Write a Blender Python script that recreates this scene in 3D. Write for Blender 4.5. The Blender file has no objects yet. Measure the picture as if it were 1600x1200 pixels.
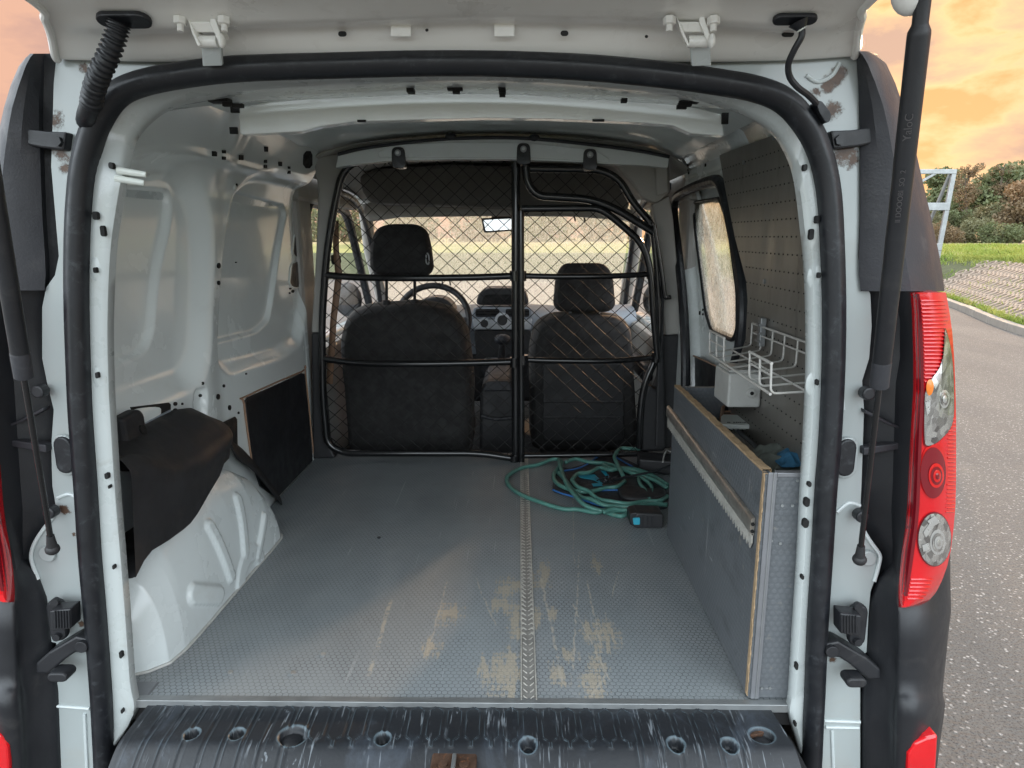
import bpy, bmesh, math, random
import numpy as np
from mathutils import Vector, Matrix, noise as mnoise
from mathutils.geometry import tessellate_polygon
random.seed(7)
RNG = np.random.default_rng(11)
scene = bpy.context.scene
COL = scene.collection

# ---------------------------------------------------------------- camera
F_PX = 1080.0
TH = math.atan(230/1080)
PSI = math.atan(12/1080)
CAM = Vector((0, 0, 1.43))
cam_data = bpy.data.cameras.new('camera')
cam_data.sensor_width = 36.0
cam_data.lens = F_PX/1600*36.0
cam_data.clip_start = 0.02
cam_data.clip_end = 3000
cam = bpy.data.objects.new('camera', cam_data)
COL.objects.link(cam)
cam.location = CAM
cam.rotation_euler = (math.pi/2 - TH, 0, PSI)
scene.camera = cam

# ---------------------------------------------------------------- world, sun
SUN_AZ = math.radians(27)      # to the right of the van's heading
SUN_EL = math.radians(13)
SUNDIR = Vector((math.sin(SUN_AZ)*math.cos(SUN_EL), math.cos(SUN_AZ)*math.cos(SUN_EL), math.sin(SUN_EL)))
world = bpy.data.worlds.new('World')
scene.world = world
world.use_nodes = True
def build_world():
    nt = world.node_tree; N = nt.nodes; L = nt.links; N.clear()
    out = N.new('ShaderNodeOutputWorld'); bg = N.new('ShaderNodeBackground')
    L.new(bg.outputs[0], out.inputs[0]); bg.inputs['Strength'].default_value = 0.1
    sky = N.new('ShaderNodeTexSky'); sky.sky_type = 'NISHITA'; sky.sun_disc = False
    sky.sun_elevation = SUN_EL; sky.sun_rotation = SUN_AZ
    tc = N.new('ShaderNodeTexCoord')
    def math_(op, a, b=None, c=None, clamp=False):
        n = N.new('ShaderNodeMath'); n.operation = op; n.use_clamp = clamp
        for i, v in enumerate((a, b, c)):
            if v is None: continue
            if isinstance(v, (int, float)): n.inputs[i].default_value = v
            else: L.new(v, n.inputs[i])
        return n.outputs[0]
    def mix(f, a, b):
        n = N.new('ShaderNodeMix'); n.data_type = 'RGBA'
        for s, v in ((n.inputs[0], f), (n.inputs[6], a), (n.inputs[7], b)):
            if isinstance(v, (int, float)): s.default_value = v
            elif isinstance(v, tuple): s.default_value = (*v, 1)
            else: L.new(v, s)
        return n.outputs[2]
    sep = N.new('ShaderNodeSeparateXYZ'); L.new(tc.outputs['Generated'], sep.inputs[0])
    dot = N.new('ShaderNodeVectorMath'); dot.operation = 'DOT_PRODUCT'
    L.new(tc.outputs['Generated'], dot.inputs[0]); dot.inputs[1].default_value = SUNDIR
    d = dot.outputs['Value']
    el = sep.outputs[2]
    # side of the sky away from the sunset and the zenith: pale cool overcast
    away = math_('MULTIPLY_ADD', d, -1.15, 0.30)
    cool = math_('MULTIPLY_ADD', el, 1.15, away, clamp=True)
    cool = math_('SMOOTH_MIN', cool, 1.0, 0.1)
    near = math_('POWER', math_('MAXIMUM', d, 0.0), 16.0)
    warm = mix(near, (4.6, 2.65, 1.85), (6.6, 4.0, 1.85))
    base = mix(cool, warm, (19.2, 21.3, 22.8))
    # clouds
    mp = N.new('ShaderNodeMapping'); mp.inputs['Scale'].default_value = (2.2, 2.2, 5.2)
    mp.inputs['Rotation'].default_value = (0.12, -0.2, 0)
    L.new(tc.outputs['Generated'], mp.inputs[0])
    nz = N.new('ShaderNodeTexNoise'); nz.inputs['Scale'].default_value = 3.1
    nz.inputs['Detail'].default_value = 10; nz.inputs['Roughness'].default_value = .56
    nz.inputs['Distortion'].default_value = .12
    L.new(mp.outputs[0], nz.inputs['Vector'])
    cr = N.new('ShaderNodeValToRGB'); cr.color_ramp.elements[0].position = .46; cr.color_ramp.elements[1].position = .64
    L.new(nz.outputs[0], cr.inputs[0])
    cloudcol = mix(cool, (2.9, 1.8, 1.6), (13.8, 15.3, 16.5))
    c1 = mix(math_('MULTIPLY', cr.outputs[0], .80), base, cloudcol)
    cr2 = N.new('ShaderNodeValToRGB'); cr2.color_ramp.elements[0].position = .38; cr2.color_ramp.elements[1].position = .47
    cr2.color_ramp.elements[0].color = (1, 1, 1, 1); cr2.color_ramp.elements[1].color = (0, 0, 0, 1)
    L.new(nz.outputs[0], cr2.inputs[0])
    c2 = mix(math_('MULTIPLY', cr2.outputs[0], math_('MULTIPLY', near, .9)), c1, (5.3, 2.4, .8))
    # the physical sky under it, so the horizon still brightens towards the sun
    add = N.new('ShaderNodeMix'); add.data_type = 'RGBA'; add.blend_type = 'ADD'
    add.inputs[0].default_value = .02
    L.new(c2, add.inputs[6]); L.new(sky.outputs[0], add.inputs[7])
    L.new(add.outputs[2], bg.inputs[0])
build_world()
sun_d = bpy.data.lights.new('sun', 'SUN'); sun_d.energy = 2.0; sun_d.angle = math.radians(2.0)
sun_d.color = (1.0, .62, .34)
sun = bpy.data.objects.new('sun', sun_d); COL.objects.link(sun)
sun.rotation_euler = (-SUNDIR).to_track_quat('-Z', 'Y').to_euler()
scene.view_settings.view_transform = 'Standard'
scene.view_settings.look = 'None'
scene.view_settings.exposure = 0.95
scene.view_settings.gamma = 1.0
scene.view_settings.use_curve_mapping = False
scene.render.engine = 'CYCLES'
scene.cycles.max_bounces = 10
scene.cycles.diffuse_bounces = 6
scene.cycles.transmission_bounces = 6
scene.cycles.transparent_max_bounces = 8
scene.cycles.caustics_reflective = False
scene.cycles.caustics_refractive = False

# ---------------------------------------------------------------- measuring helpers: a sight line met with a real plane
def ray(px, py):
    a = (px-800)/F_PX; b = -(py-600)/F_PX
    fy, fz = math.cos(TH), -math.sin(TH); uy, uz = math.sin(TH), math.cos(TH)
    x, y, z = a, fy+b*uy, fz+b*uz
    c, s = math.cos(PSI), math.sin(PSI)
    return Vector((x*c-y*s, x*s+y*c, z))
def PY(px, py, Y): d = ray(px, py); return CAM + d*(Y/d.y)
def PX(px, py, X): d = ray(px, py); return CAM + d*(X/d.x)
def PZ(px, py, Z): d = ray(px, py); return CAM + d*((Z-CAM.z)/d.z)

# ---------------------------------------------------------------- materials
def newmat(name):
    m = bpy.data.materials.new(name); m.use_nodes = True
    return m, m.node_tree, m.node_tree.nodes['Principled BSDF']
class G:
    """tiny node graph helper"""
    def __init__(s, nt): s.nt = nt; s.N = nt.nodes; s.L = nt.links
    def set(s, sock, v):
        if isinstance(v, bpy.types.NodeSocket): s.L.new(v, sock)
        elif isinstance(v, tuple) and len(v) == 3 and sock.type == 'RGBA': sock.default_value = (*v, 1)
        else: sock.default_value = v
    def obj(s): return s.N.new('ShaderNodeTexCoord').outputs['Object']
    def map(s, v, scale=(1,1,1), rot=(0,0,0), loc=(0,0,0)):
        n = s.N.new('ShaderNodeMapping'); s.L.new(v, n.inputs[0])
        n.inputs['Scale'].default_value = scale; n.inputs['Rotation'].default_value = rot; n.inputs['Location'].default_value = loc
        return n.outputs[0]
    def noise(s, v, scale, detail=4, rough=.55, dist=0.):
        n = s.N.new('ShaderNodeTexNoise'); s.L.new(v, n.inputs['Vector'])
        n.inputs['Scale'].default_value = scale; n.inputs['Detail'].default_value = detail
        n.inputs['Roughness'].default_value = rough; n.inputs['Distortion'].default_value = dist
        return n.outputs[0]
    def voro(s, v, scale, feature='F1', out=0, rand=1.):
        n = s.N.new('ShaderNodeTexVoronoi'); s.L.new(v, n.inputs['Vector']); n.feature = feature
        n.inputs['Scale'].default_value = scale; n.inputs['Randomness'].default_value = rand
        return n.outputs[out]
    def m(s, op, a, b=None, c=None, clamp=False):
        n = s.N.new('ShaderNodeMath'); n.operation = op; n.use_clamp = clamp
        for i, v in enumerate((a, b, c)):
            if v is not None: s.set(n.inputs[i], v)
        return n.outputs[0]
    def vm(s, op, a, b=None, out=0):
        n = s.N.new('ShaderNodeVectorMath'); n.operation = op
        s.set(n.inputs[0], a)
        if b is not None: s.set(n.inputs[1], b)
        return n.outputs[out]
    def ramp(s, f, a, b, ca=0., cb=1.):
        n = s.N.new('ShaderNodeMapRange'); n.interpolation_type = 'SMOOTHSTEP'
        s.set(n.inputs[0], f)
        n.inputs[1].default_value = a; n.inputs[2].default_value = b; n.inputs[3].default_value = ca; n.inputs[4].default_value = cb
        return n.outputs[0]
    def mix(s, f, a, b, blend='MIX'):
        n = s.N.new('ShaderNodeMix'); n.data_type = 'RGBA'; n.blend_type = blend
        s.set(n.inputs[0], f); s.set(n.inputs[6], a); s.set(n.inputs[7], b); return n.outputs[2]
    def bump(s, h, strength=.3, dist=.002, normal=None):
        n = s.N.new('ShaderNodeBump'); n.inputs['Strength'].default_value = strength; n.inputs['Distance'].default_value = dist
        s.L.new(h, n.inputs['Height'])
        if normal is not None: s.L.new(normal, n.inputs['Normal'])
        return n.outputs[0]
    def xyz(s, v):
        n = s.N.new('ShaderNodeSeparateXYZ'); s.L.new(v, n.inputs[0]); return n.outputs
    def comb(s, x=0., y=0., z=0.):
        n = s.N.new('ShaderNodeCombineXYZ')
        for i, v in enumerate((x, y, z)): s.set(n.inputs[i], v)
        return n.outputs[0]

def simple(name, col, rough=.5, metal=0., var=.12, vscale=8., bump=0., bscale=120., dirt=None, dirt_amt=.3, coat=0., spec=.5, stretch=(1,1,1)):
    """colour with large soft variation, roughness variation, fine grain and a little dirt"""
    m, nt, b = newmat(name); g = G(nt); o = g.map(g.obj(), scale=stretch)
    n = g.noise(o, vscale, 6, .6)
    c2 = tuple(max(0, x*(1-var*2)) for x in col); c1 = tuple(min(1, x*(1+var)) for x in col)
    c = g.mix(n, c2, c1)
    if dirt:
        k = g.ramp(g.noise(o, vscale*2.7, 9, .7, .6), .53, .72)
        c = g.mix(g.m('MULTIPLY', k, dirt_amt), c, dirt)
    nt.links.new(c, b.inputs['Base Color'])
    nt.links.new(g.ramp(g.noise(o, vscale*3, 5), .3, .7, max(.02, rough*.8), min(1, rough*1.2)), b.inputs['Roughness'])
    b.inputs['Metallic'].default_value = metal
    b.inputs['Specular IOR Level'].default_value = spec
    if coat: b.inputs['Coat Weight'].default_value = coat; b.inputs['Coat Roughness'].default_value = .08
    if bump: nt.links.new(g.bump(g.noise(o, bscale, 3), bump, .001), b.inputs['Normal'])
    return m
M = {}
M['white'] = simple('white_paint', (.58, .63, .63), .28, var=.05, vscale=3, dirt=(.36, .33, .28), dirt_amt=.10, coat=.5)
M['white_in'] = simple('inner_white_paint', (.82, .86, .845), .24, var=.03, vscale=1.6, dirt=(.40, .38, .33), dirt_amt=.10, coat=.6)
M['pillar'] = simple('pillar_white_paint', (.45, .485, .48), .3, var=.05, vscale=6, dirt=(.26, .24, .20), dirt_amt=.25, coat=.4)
M['net'] = simple('matt_black_wire', (.008, .008, .008), .7)
M['gate'] = simple('tailgate_paint', (.78, .775, .74), .33, var=.07, vscale=3, dirt=(.2, .17, .13), dirt_amt=.25, coat=.3)
M['roof_in'] = simple('roof_paint', (.78, .84, .82), .36, var=.12, vscale=3, dirt=(.1, .1, .1), dirt_amt=.2, coat=.3)
M['black'] = simple('black_plastic', (.012, .0125, .015), .52, var=.25, vscale=9, bump=.15, bscale=400, dirt=(.12, .11, .10), dirt_amt=.15)
M['trim'] = simple('grained_grey_plastic', (.030, .031, .037), .52, var=.15, vscale=5, bump=.5, bscale=260, dirt=(.2, .19, .18), dirt_amt=.15)
M['bumper'] = simple('bumper_plastic', (.014, .015, .018), .46, var=.15, vscale=5, bump=.25, bscale=350, dirt=(.14, .13, .12), dirt_amt=.12)
M['rubber'] = simple('rubber', (.010, .0115, .015), .46, var=.3, vscale=14, bump=.2, bscale=200, dirt=(.10, .11, .12), dirt_amt=.3)
M['hole'] = simple('hole_dark', (.006, .006, .006), .8)
M['tube'] = simple('black_gloss_tube', (.010, .010, .011), .22, var=.2, vscale=20, coat=.3, dirt=(.06, .05, .045), dirt_amt=.2)
M['strip'] = simple('worn_strip_metal', (.34, .33, .31), .4, .35, var=.25, vscale=30, dirt=(.10, .09, .08), dirt_amt=.5)
M['stripedge'] = simple('bright_strip_metal', (.60, .58, .53), .4, .3, var=.25, vscale=20, dirt=(.12, .10, .08), dirt_amt=.5)
M['shelfdark'] = simple('dark_headliner', (.15, .145, .135), .9, bump=.3, bscale=300)
M['steel'] = simple('galvanised_steel', (.34, .355, .36), .45, .7, var=.2, vscale=12)
M['alu'] = simple('aluminium', (.64, .60, .54), .36, .85, var=.25, vscale=18, dirt=(.10, .08, .06), dirt_amt=.5)
M['panel'] = simple('perforated_sheet', (.22, .21, .19), .40, .35, var=.25, vscale=4, dirt=(.05, .045, .04), dirt_amt=.6, stretch=(1, 1, .35))
M['seat'] = simple('seat_fabric', (.034, .033, .033), .85, var=.3, vscale=10, bump=.5, bscale=500)
M['seat_side'] = simple('seat_bolster', (.085, .078, .07), .85, var=.2, vscale=10, bump=.4, bscale=500)
M['dash'] = simple('dash_plastic', (.30, .33, .37), .5, var=.08, bump=.2, bscale=300)
M['cab_dark'] = simple('cab_dark_plastic', (.022, .022, .024), .55, var=.2, bump=.2, bscale=300)
M['cab_liner'] = simple('cab_headliner', (.40, .385, .355), .9, var=.08, bump=.3, bscale=300)
M['cab_grey'] = simple('cab_grey_trim', (.40, .385, .36), .6, var=.08, vscale=5)
M['silver'] = simple('silver_plastic', (.55, .57, .60), .35, .3, var=.05)
M['ply'] = simple('plywood_edge', (.42, .29, .17), .7, var=.25, vscale=30, dirt=(.12, .08, .05), dirt_amt=.6)
M['grey_al'] = simple('grey_edge_profile', (.24, .245, .26), .42, .5, var=.12, vscale=12)
M['wire'] = simple('coated_wire', (.52, .51, .48), .45, var=.12, vscale=20, dirt=(.2, .15, .1), dirt_amt=.4)
M['jbox'] = simple('grey_box_plastic', (.46, .46, .44), .5, var=.08, vscale=12, dirt=(.12, .10, .08), dirt_amt=.45)
M['hose'] = simple('green_hose', (.09, .25, .21), .42, var=.25, vscale=20, dirt=(.22, .26, .20), dirt_amt=.45)
M['bag'] = simple('dark_nylon', (.030, .030, .036), .6, var=.3, vscale=20, bump=.5, bscale=90)
M['piping'] = simple('blue_piping', (.03, .14, .38), .5)
M['cyan'] = simple('cyan_print', (.03, .36, .50), .5)
M['cloth'] = simple('grey_cloth', (.17, .19, .17), .9, var=.25, vscale=25, bump=.6, bscale=300)
M['bluecloth'] = simple('blue_cloth', (.05, .20, .36), .85, var=.25, vscale=25, bump=.6, bscale=300)
M['brush_white'] = simple('white_plastic', (.70, .74, .70), .4, var=.05)
M['brown'] = simple('tan_plastic', (.33, .20, .13), .5, var=.1)
M['bluish'] = simple('grey_wheel_well_paint', (.68, .73, .73), .27, var=.06, vscale=3, dirt=(.33, .30, .25), dirt_amt=.14, coat=.5)
M['cover'] = simple('rubbery_black_cover', (.018, .018, .020), .66, var=.25, vscale=6, bump=.2, bscale=300, dirt=(.07, .055, .042), dirt_amt=.25)
M['doorpanel'] = simple('black_hardboard', (.016, .017, .020), .42, var=.35, vscale=6, bump=.2, bscale=200, dirt=(.16, .15, .14), dirt_amt=.18)
M['chrome'] = simple('chrome', (.7, .7, .7), .15, 1.)
M['print'] = simple('faint_print', (.075, .07, .072), .6)
M['ink'] = simple('dark_print', (.03, .03, .03), .6)
M['rusty'] = simple('rusty_steel', (.10, .055, .035), .75, .3, var=.5, vscale=30, dirt=(.26, .10, .04), dirt_amt=.7, bump=.5)

def rust_paint():
    m, nt, b = newmat('outer_body_paint'); g = G(nt); o = g.obj()
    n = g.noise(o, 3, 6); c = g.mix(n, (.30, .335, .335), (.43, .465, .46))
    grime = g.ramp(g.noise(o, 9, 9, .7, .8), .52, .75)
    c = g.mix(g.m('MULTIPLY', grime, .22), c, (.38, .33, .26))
    spots = [(PY(1292, 135, 1.14), .030), (PY(1308, 120, 1.14), .028), (PY(1275, 145, 1.14), .022), (PY(1300, 175, 1.14), .028),
             (PY(1318, 240, 1.14), .032), (PY(1330, 250, 1.14), .024), (PY(134, 108, 1.14), .018), (PY(140, 118, 1.14), .014), (PY(85, 190, 1.14), .030),
             (PY(95, 240, 1.14), .036), (PY(102, 262, 1.14), .022), (PY(100, 795, 1.14), .016), (PY(1343, 805, 1.14), .02), (PY(1310, 800, 1.14), .012),
             (PY(1300, 1030, 1.14), .016), (PY(1300, 1000, 1.14), .014), (PY(128, 975, 1.14), .014), (PY(115, 835, 1.14), .012), (PY(1345, 870, 1.14), .012)]
    tot = None
    warp = g.noise(o, 34, 8, .75)
    for p, r in spots:
        d = g.vm('DISTANCE', o, tuple(p), out=1)
        k = g.m('SUBTRACT', 1.0, g.m('DIVIDE', d, r), clamp=True)
        tot = k if tot is None else g.m('MAXIMUM', tot, k)
    k = g.ramp(g.m('ADD', g.m('MULTIPLY', tot, .75), g.m('MULTIPLY_ADD', warp, 1.9, -.95)), .36, .60)
    k = g.m('MULTIPLY', k, g.ramp(tot, 0, .12))
    rc = g.mix(g.noise(o, 90, 6), (.020, .012, .010), (.17, .095, .055))
    c = g.mix(k, c, rc)
    nt.links.new(c, b.inputs['Base Color'])
    nt.links.new(g.m('MULTIPLY_ADD', k, .5, .28), b.inputs['Roughness'])
    b.inputs['Coat Weight'].default_value = .3
    nt.links.new(g.bump(g.m('ADD', g.m('MULTIPLY', k, g.noise(o, 160, 5)), 0.), .6, .002), b.inputs['Normal'])
    return m
M['rustpaint'] = rust_paint()

def hexfield(g, v2, s):
    """distance-like height of a hexagonal cell pattern on the xy of v2 (cells s metres apart)"""
    r = (1/s, 1/(s*1.7320508), 1)
    p = g.vm('MULTIPLY', v2, r)
    def d(vec):
        f = g.vm('SUBTRACT', g.vm('FRACTION', vec), (.5, .5, 0))
        f = g.vm('MULTIPLY', g.vm('ABSOLUTE', f), (1, 1.7320508, 0))
        x = g.xyz(f)
        return g.m('MAXIMUM', x[0], g.m('ADD', g.m('MULTIPLY', x[0], .5), g.m('MULTIPLY', x[1], .8660254)))
    a = d(p); b = d(g.vm('ADD', p, (.5, .5, 0)))
    return g.m('MINIMUM', a, b)        # 0 at cell centre, .5 at the joint
def floor_mat():
    m, nt, b = newmat('hex_floor_board'); g = G(nt); o = g.obj(); X = g.xyz(o)
    h = hexfield(g, o, .0118)
    joint = g.ramp(h, .40, .49)
    big = g.noise(g.map(o, scale=(1, .5, 1)), 4.5, 6, .6)
    c = g.mix(big, (.17, .19, .20), (.29, .315, .325))
    haze = g.ramp(g.noise(g.map(o, scale=(1.4, .6, 1)), 3.2, 5, .65, .6), .45, .75)
    c = g.mix(g.m('MULTIPLY', haze, .45), c, (.34, .34, .34))
    wear = g.ramp(g.noise(o, 7, 7, .7), .35, .7)
    c = g.mix(g.m('MULTIPLY', joint, g.m('MULTIPLY_ADD', wear, .5, .45)), c, (.045, .05, .06))
    fine = g.noise(o, 260, 3, .7)
    c = g.mix(g.m('MULTIPLY', g.ramp(fine, .6, .75), .18), c, (.33, .33, .33))
    # light scratches along the load direction
    for sc, rot, lo in (((90, 3.0, 1), .10, .70), ((70, 2.4, 1), -.22, .72), ((60, 2.2, 1), .45, .735), ((55, 2.0, 1), -.6, .74)):
        k = g.ramp(g.noise(g.map(o, scale=sc, rot=(0, 0, rot)), 1.0, 3, .5), lo-.02, lo+.02)
        k = g.m('MULTIPLY', k, g.ramp(g.noise(o, 6, 3), .40, .6))
        c = g.mix(g.m('MULTIPLY', k, .5), c, (.40, .41, .42))
    # worn-through patches down to the wood, mostly by the joint near the sill
    spots = [((829, 906), 0.011, 0.054), ((930, 1039), 0.024, 0.043), ((850, 896), 0.014, 0.086), ((930, 1040), 0.024, 0.042), ((787, 1050), 0.026, 0.035), ((674, 1012), 0.019, 0.041), ((875, 1052), 0.020, 0.048), ((946, 992), 0.026, 0.081), ((838, 963), 0.013, 0.048), ((932, 883), 0.011, 0.068), ((787, 945), 0.028, 0.042), ((806, 916), 0.021, 0.047), ((811, 989), 0.026, 0.036), ((792, 921), 0.024, 0.067), ((805, 969), 0.011, 0.072), ((928, 1070), 0.023, 0.088), ((798, 1033), 0.017, 0.087), ((755, 1042), 0.015, 0.041), ((826, 1072), 0.016, 0.031), ((828, 909), 0.024, 0.052), ((863, 961), 0.014, 0.034), ((847, 909), 0.022, 0.039), ((795, 1079), 0.012, 0.062), ((700, 958), 0.028, 0.059), ((806, 961), 0.014, 0.083), ((918, 977), 0.011, 0.045), ((816, 1053), 0.013, 0.033), ((932, 990), 0.028, 0.054), ((889, 1027), 0.019, 0.036), ((779, 1054), 0.026, 0.085)]
    tot = None
    for (px, py), rx, ry in spots:
        p = PZ(px, py, .58)
        q = g.vm('MULTIPLY', g.vm('SUBTRACT', o, (p.x, p.y, 0)), (.62/rx, .75/ry, 0))
        k = g.m('SUBTRACT', 1.0, g.vm('LENGTH', q, out=1), clamp=True)
        tot = k if tot is None else g.m('MAXIMUM', tot, k)
    st = g.noise(g.map(o, scale=(95, 12, 1), rot=(0, 0, .05)), 1.3, 9, .74, .4)
    st2 = g.noise(g.map(o, scale=(9, 60, 1)), 1.5, 4, .6)
    k = g.ramp(g.m('ADD', g.m('ADD', g.m('MULTIPLY', tot, .26), st), g.m('MULTIPLY_ADD', st2, .42, -.21)), .605, .675)
    k = g.m('MULTIPLY', k, g.ramp(tot, .0, .12))
    k = g.m('MULTIPLY', k, g.m('MULTIPLY_ADD', joint, -.3, 1.0))
    wood = g.mix(g.noise(g.map(o, scale=(3, 60, 1)), 5, 5), (.27, .235, .18), (.47, .41, .32))
    c = g.mix(g.m('MULTIPLY', k, .85), c, wood)
    # long thin pale scores
    for (x0, y0), (x1, y1), w in [((893, 940), (958, 1075), .0018), ((700, 905), (665, 1030), .0016), ((612, 935), (575, 1060), .0045), ((905, 860), (895, 1050), .002), ((917, 905), (940, 1020), .0022),
                                  ((845, 900), (880, 1070), .003), ((918, 1095), (950, 1050), .0022), ((930, 1055), (955, 1070), .0022), ((968, 890), (955, 935), .0016), ((742, 900), (775, 980), .0018), ((895, 760), (897, 885), .0013)]:
        a = PZ(x0, y0, .58); e = PZ(x1, y1, .58); dx, dy = e.x-a.x, e.y-a.y; ln = math.hypot(dx, dy); ux, uy = dx/ln, dy/ln
        px_ = g.m('SUBTRACT', X[0], a.x); py_ = g.m('SUBTRACT', X[1], a.y)
        along = g.m('ADD', g.m('MULTIPLY', px_, ux), g.m('MULTIPLY', py_, uy))
        perp = g.m('ABSOLUTE', g.m('ADD', g.m('ADD', g.m('MULTIPLY', px_, -uy), g.m('MULTIPLY', py_, ux)), g.m('MULTIPLY_ADD', g.noise(o, 25, 3), .012, -.006)))
        kk = g.m('MULTIPLY', g.ramp(perp, w*.5, w*1.5, 1, 0), g.m('MULTIPLY', g.ramp(along, 0, .02), g.ramp(along, ln-.02, ln, 1, 0)))
        kk = g.m('MULTIPLY', kk, g.ramp(g.noise(o, 70, 4), .40, .55))
        c = g.mix(g.m('MULTIPLY', kk, .75), c, (.40, .36, .30))
    nt.links.new(c, b.inputs['Base Color'])
    nt.links.new(g.m('MULTIPLY_ADD', g.noise(o, 6, 6), .34, g.m('MULTIPLY_ADD', k, .2, .26)), b.inputs['Roughness'])
    nb = g.bump(g.m('MULTIPLY_ADD', joint, -1.0, g.m('MULTIPLY', fine, .2)), .45, .0012)
    nt.links.new(nb, b.inputs['Normal'])
    return m
M['floor'] = floor_mat()
def plyface(axes):
    m, nt, b = newmat('film_faced_plywood'); g = G(nt); o = g.obj(); X = g.xyz(o)
    v = g.comb(X[axes[0]], X[axes[1]], 0.)
    h = hexfield(g, v, .0125)
    c = g.mix(g.noise(g.map(o, scale=(1, 1, .6)), 5, 6, .6), (.070, .078, .086), (.135, .145, .155))
    c = g.mix(g.m('MULTIPLY', g.ramp(h, .25, .36, 1, 0), .22), c, (.15, .155, .17))
    for sc, rt, lo in (((50, 50, 5), (.3, .2, 0), .66), ((8, 8, 60), (.5, .1, 0), .68), ((45, 45, 7), (-.7, .2, 0), .68)):
        k = g.ramp(g.noise(g.map(o, scale=sc, rot=rt), 1, 5, .65), lo, lo+.03)
        c = g.mix(g.m('MULTIPLY', k, .45), c, (.36, .36, .36))
    c = g.mix(g.m('MULTIPLY', g.ramp(g.noise(o, 30, 6, .7), .60, .72), .35), c, (.30, .27, .22))
    c = g.mix(g.m('MULTIPLY', g.ramp(g.noise(g.map(o, scale=(1, 1, 2)), 9, 6, .7), .52, .70), .45), c, (.05, .052, .055))
    nt.links.new(c, b.inputs['Base Color']); b.inputs['Roughness'].default_value = .42
    nt.links.new(g.bump(g.ramp(h, .25, .38, 1, 0), .4, .0008), b.inputs['Normal'])
    return m
M['ply_side'] = plyface((1, 2)); M['ply_back'] = plyface((0, 2))

def sill_mat():
    m, nt, b = newmat('scratched_sill_plastic'); g = G(nt); o = g.obj()
    c = g.mix(g.noise(o, 7, 7, .65), (.006, .007, .009), (.018, .021, .026))
    pale = g.ramp(g.noise(g.map(o, scale=(1.5, 1, 1)), 6, 7, .7, .7), .50, .72)
    c = g.mix(g.m('MULTIPLY', pale, .35), c, (.08, .10, .13))
    for sc, rot, lo, a in (((110, 8, 1), .35, .65, .55), ((120, 9, 1), -.25, .66, .55), ((90, 8, 1), 1.1, .68, .5), ((90, 8, 1), -.9, .68, .5), ((60, 30, 1), .2, .69, .5), ((150, 10, 1), .05, .66, .45)):
        k = g.ramp(g.noise(g.map(o, scale=sc, rot=(0, 0, rot)), 1.0, 4, .6), lo-.02, lo+.03)
        k = g.m('MULTIPLY', k, g.ramp(g.noise(o, 9, 4), .42, .6))
        c = g.mix(g.m('MULTIPLY', k, a), c, (.27, .30, .33))
    geo = g.N.new('ShaderNodeNewGeometry')
    edge = g.ramp(geo.outputs['Pointiness'], .512, .55)
    c = g.mix(g.m('MULTIPLY', edge, .3), c, (.22, .31, .36))
    nt.links.new(c, b.inputs['Base Color'])
    nt.links.new(g.m('MULTIPLY_ADD', g.noise(o, 20, 6), .3, .34), b.inputs['Roughness'])
    nt.links.new(g.bump(g.noise(o, 180, 5), .25, .0012), b.inputs['Normal'])
    return m
M['sill'] = sill_mat()

def lens_red():
    m, nt, b = newmat('red_lamp_lens'); g = G(nt); o = g.obj(); X = g.xyz(o)
    c = g.mix(g.noise(o, 12, 4), (.46, .004, .009), (.68, .010, .015))
    nt.links.new(c, b.inputs['Base Color']); b.inputs['Roughness'].default_value = .16
    b.inputs['Coat Weight'].default_value = .8; b.inputs['Coat Roughness'].default_value = .04
    b.inputs['Subsurface Weight'].default_value = .25; b.inputs['Subsurface Radius'].default_value = (.02, .002, .002); b.inputs['Subsurface Scale'].default_value = .5
    w = g.m('SINE', g.m('MULTIPLY', X[2], 2*math.pi/.0125))
    w = g.m('MULTIPLY', w, g.ramp(g.noise(o, 4, 1), .3, .5))
    nt.links.new(g.bump(w, .08, .001), b.inputs['Normal'])
    return m
M['lens'] = lens_red()
M['lens_dark'] = simple('dark_red_lens', (.17, .004, .010), .14, var=.1, coat=.8)
M['lens_deep'] = simple('deep_red_reflector', (.60, .008, .008), .2, var=.2, vscale=60, coat=.8)
def clear_lens():
    m, nt, b = newmat('clear_lamp_lens'); g = G(nt); o = g.obj()
    v = g.voro(g.map(o, scale=(1, .2, .6)), 130, 'F1', 1); c = g.mix(g.xyz(v)[0], (.16, .15, .145), (.62, .61, .58))
    nt.links.new(c, b.inputs['Base Color']); b.inputs['Metallic'].default_value = .75; b.inputs['Roughness'].default_value = .22
    b.inputs['Coat Weight'].default_value = 1.; b.inputs['Coat Roughness'].default_value = .04
    nt.links.new(g.bump(g.xyz(v)[1], .5, .004), b.inputs['Normal']); return m
M['lens_clear'] = clear_lens()
M['lens_ring'] = simple('lamp_reflector', (.66, .66, .64), .25, .7, var=.1, coat=.5)
M['orange'] = simple('amber_reflection_paint', (.85, .22, .03), .3, coat=.5)

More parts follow.
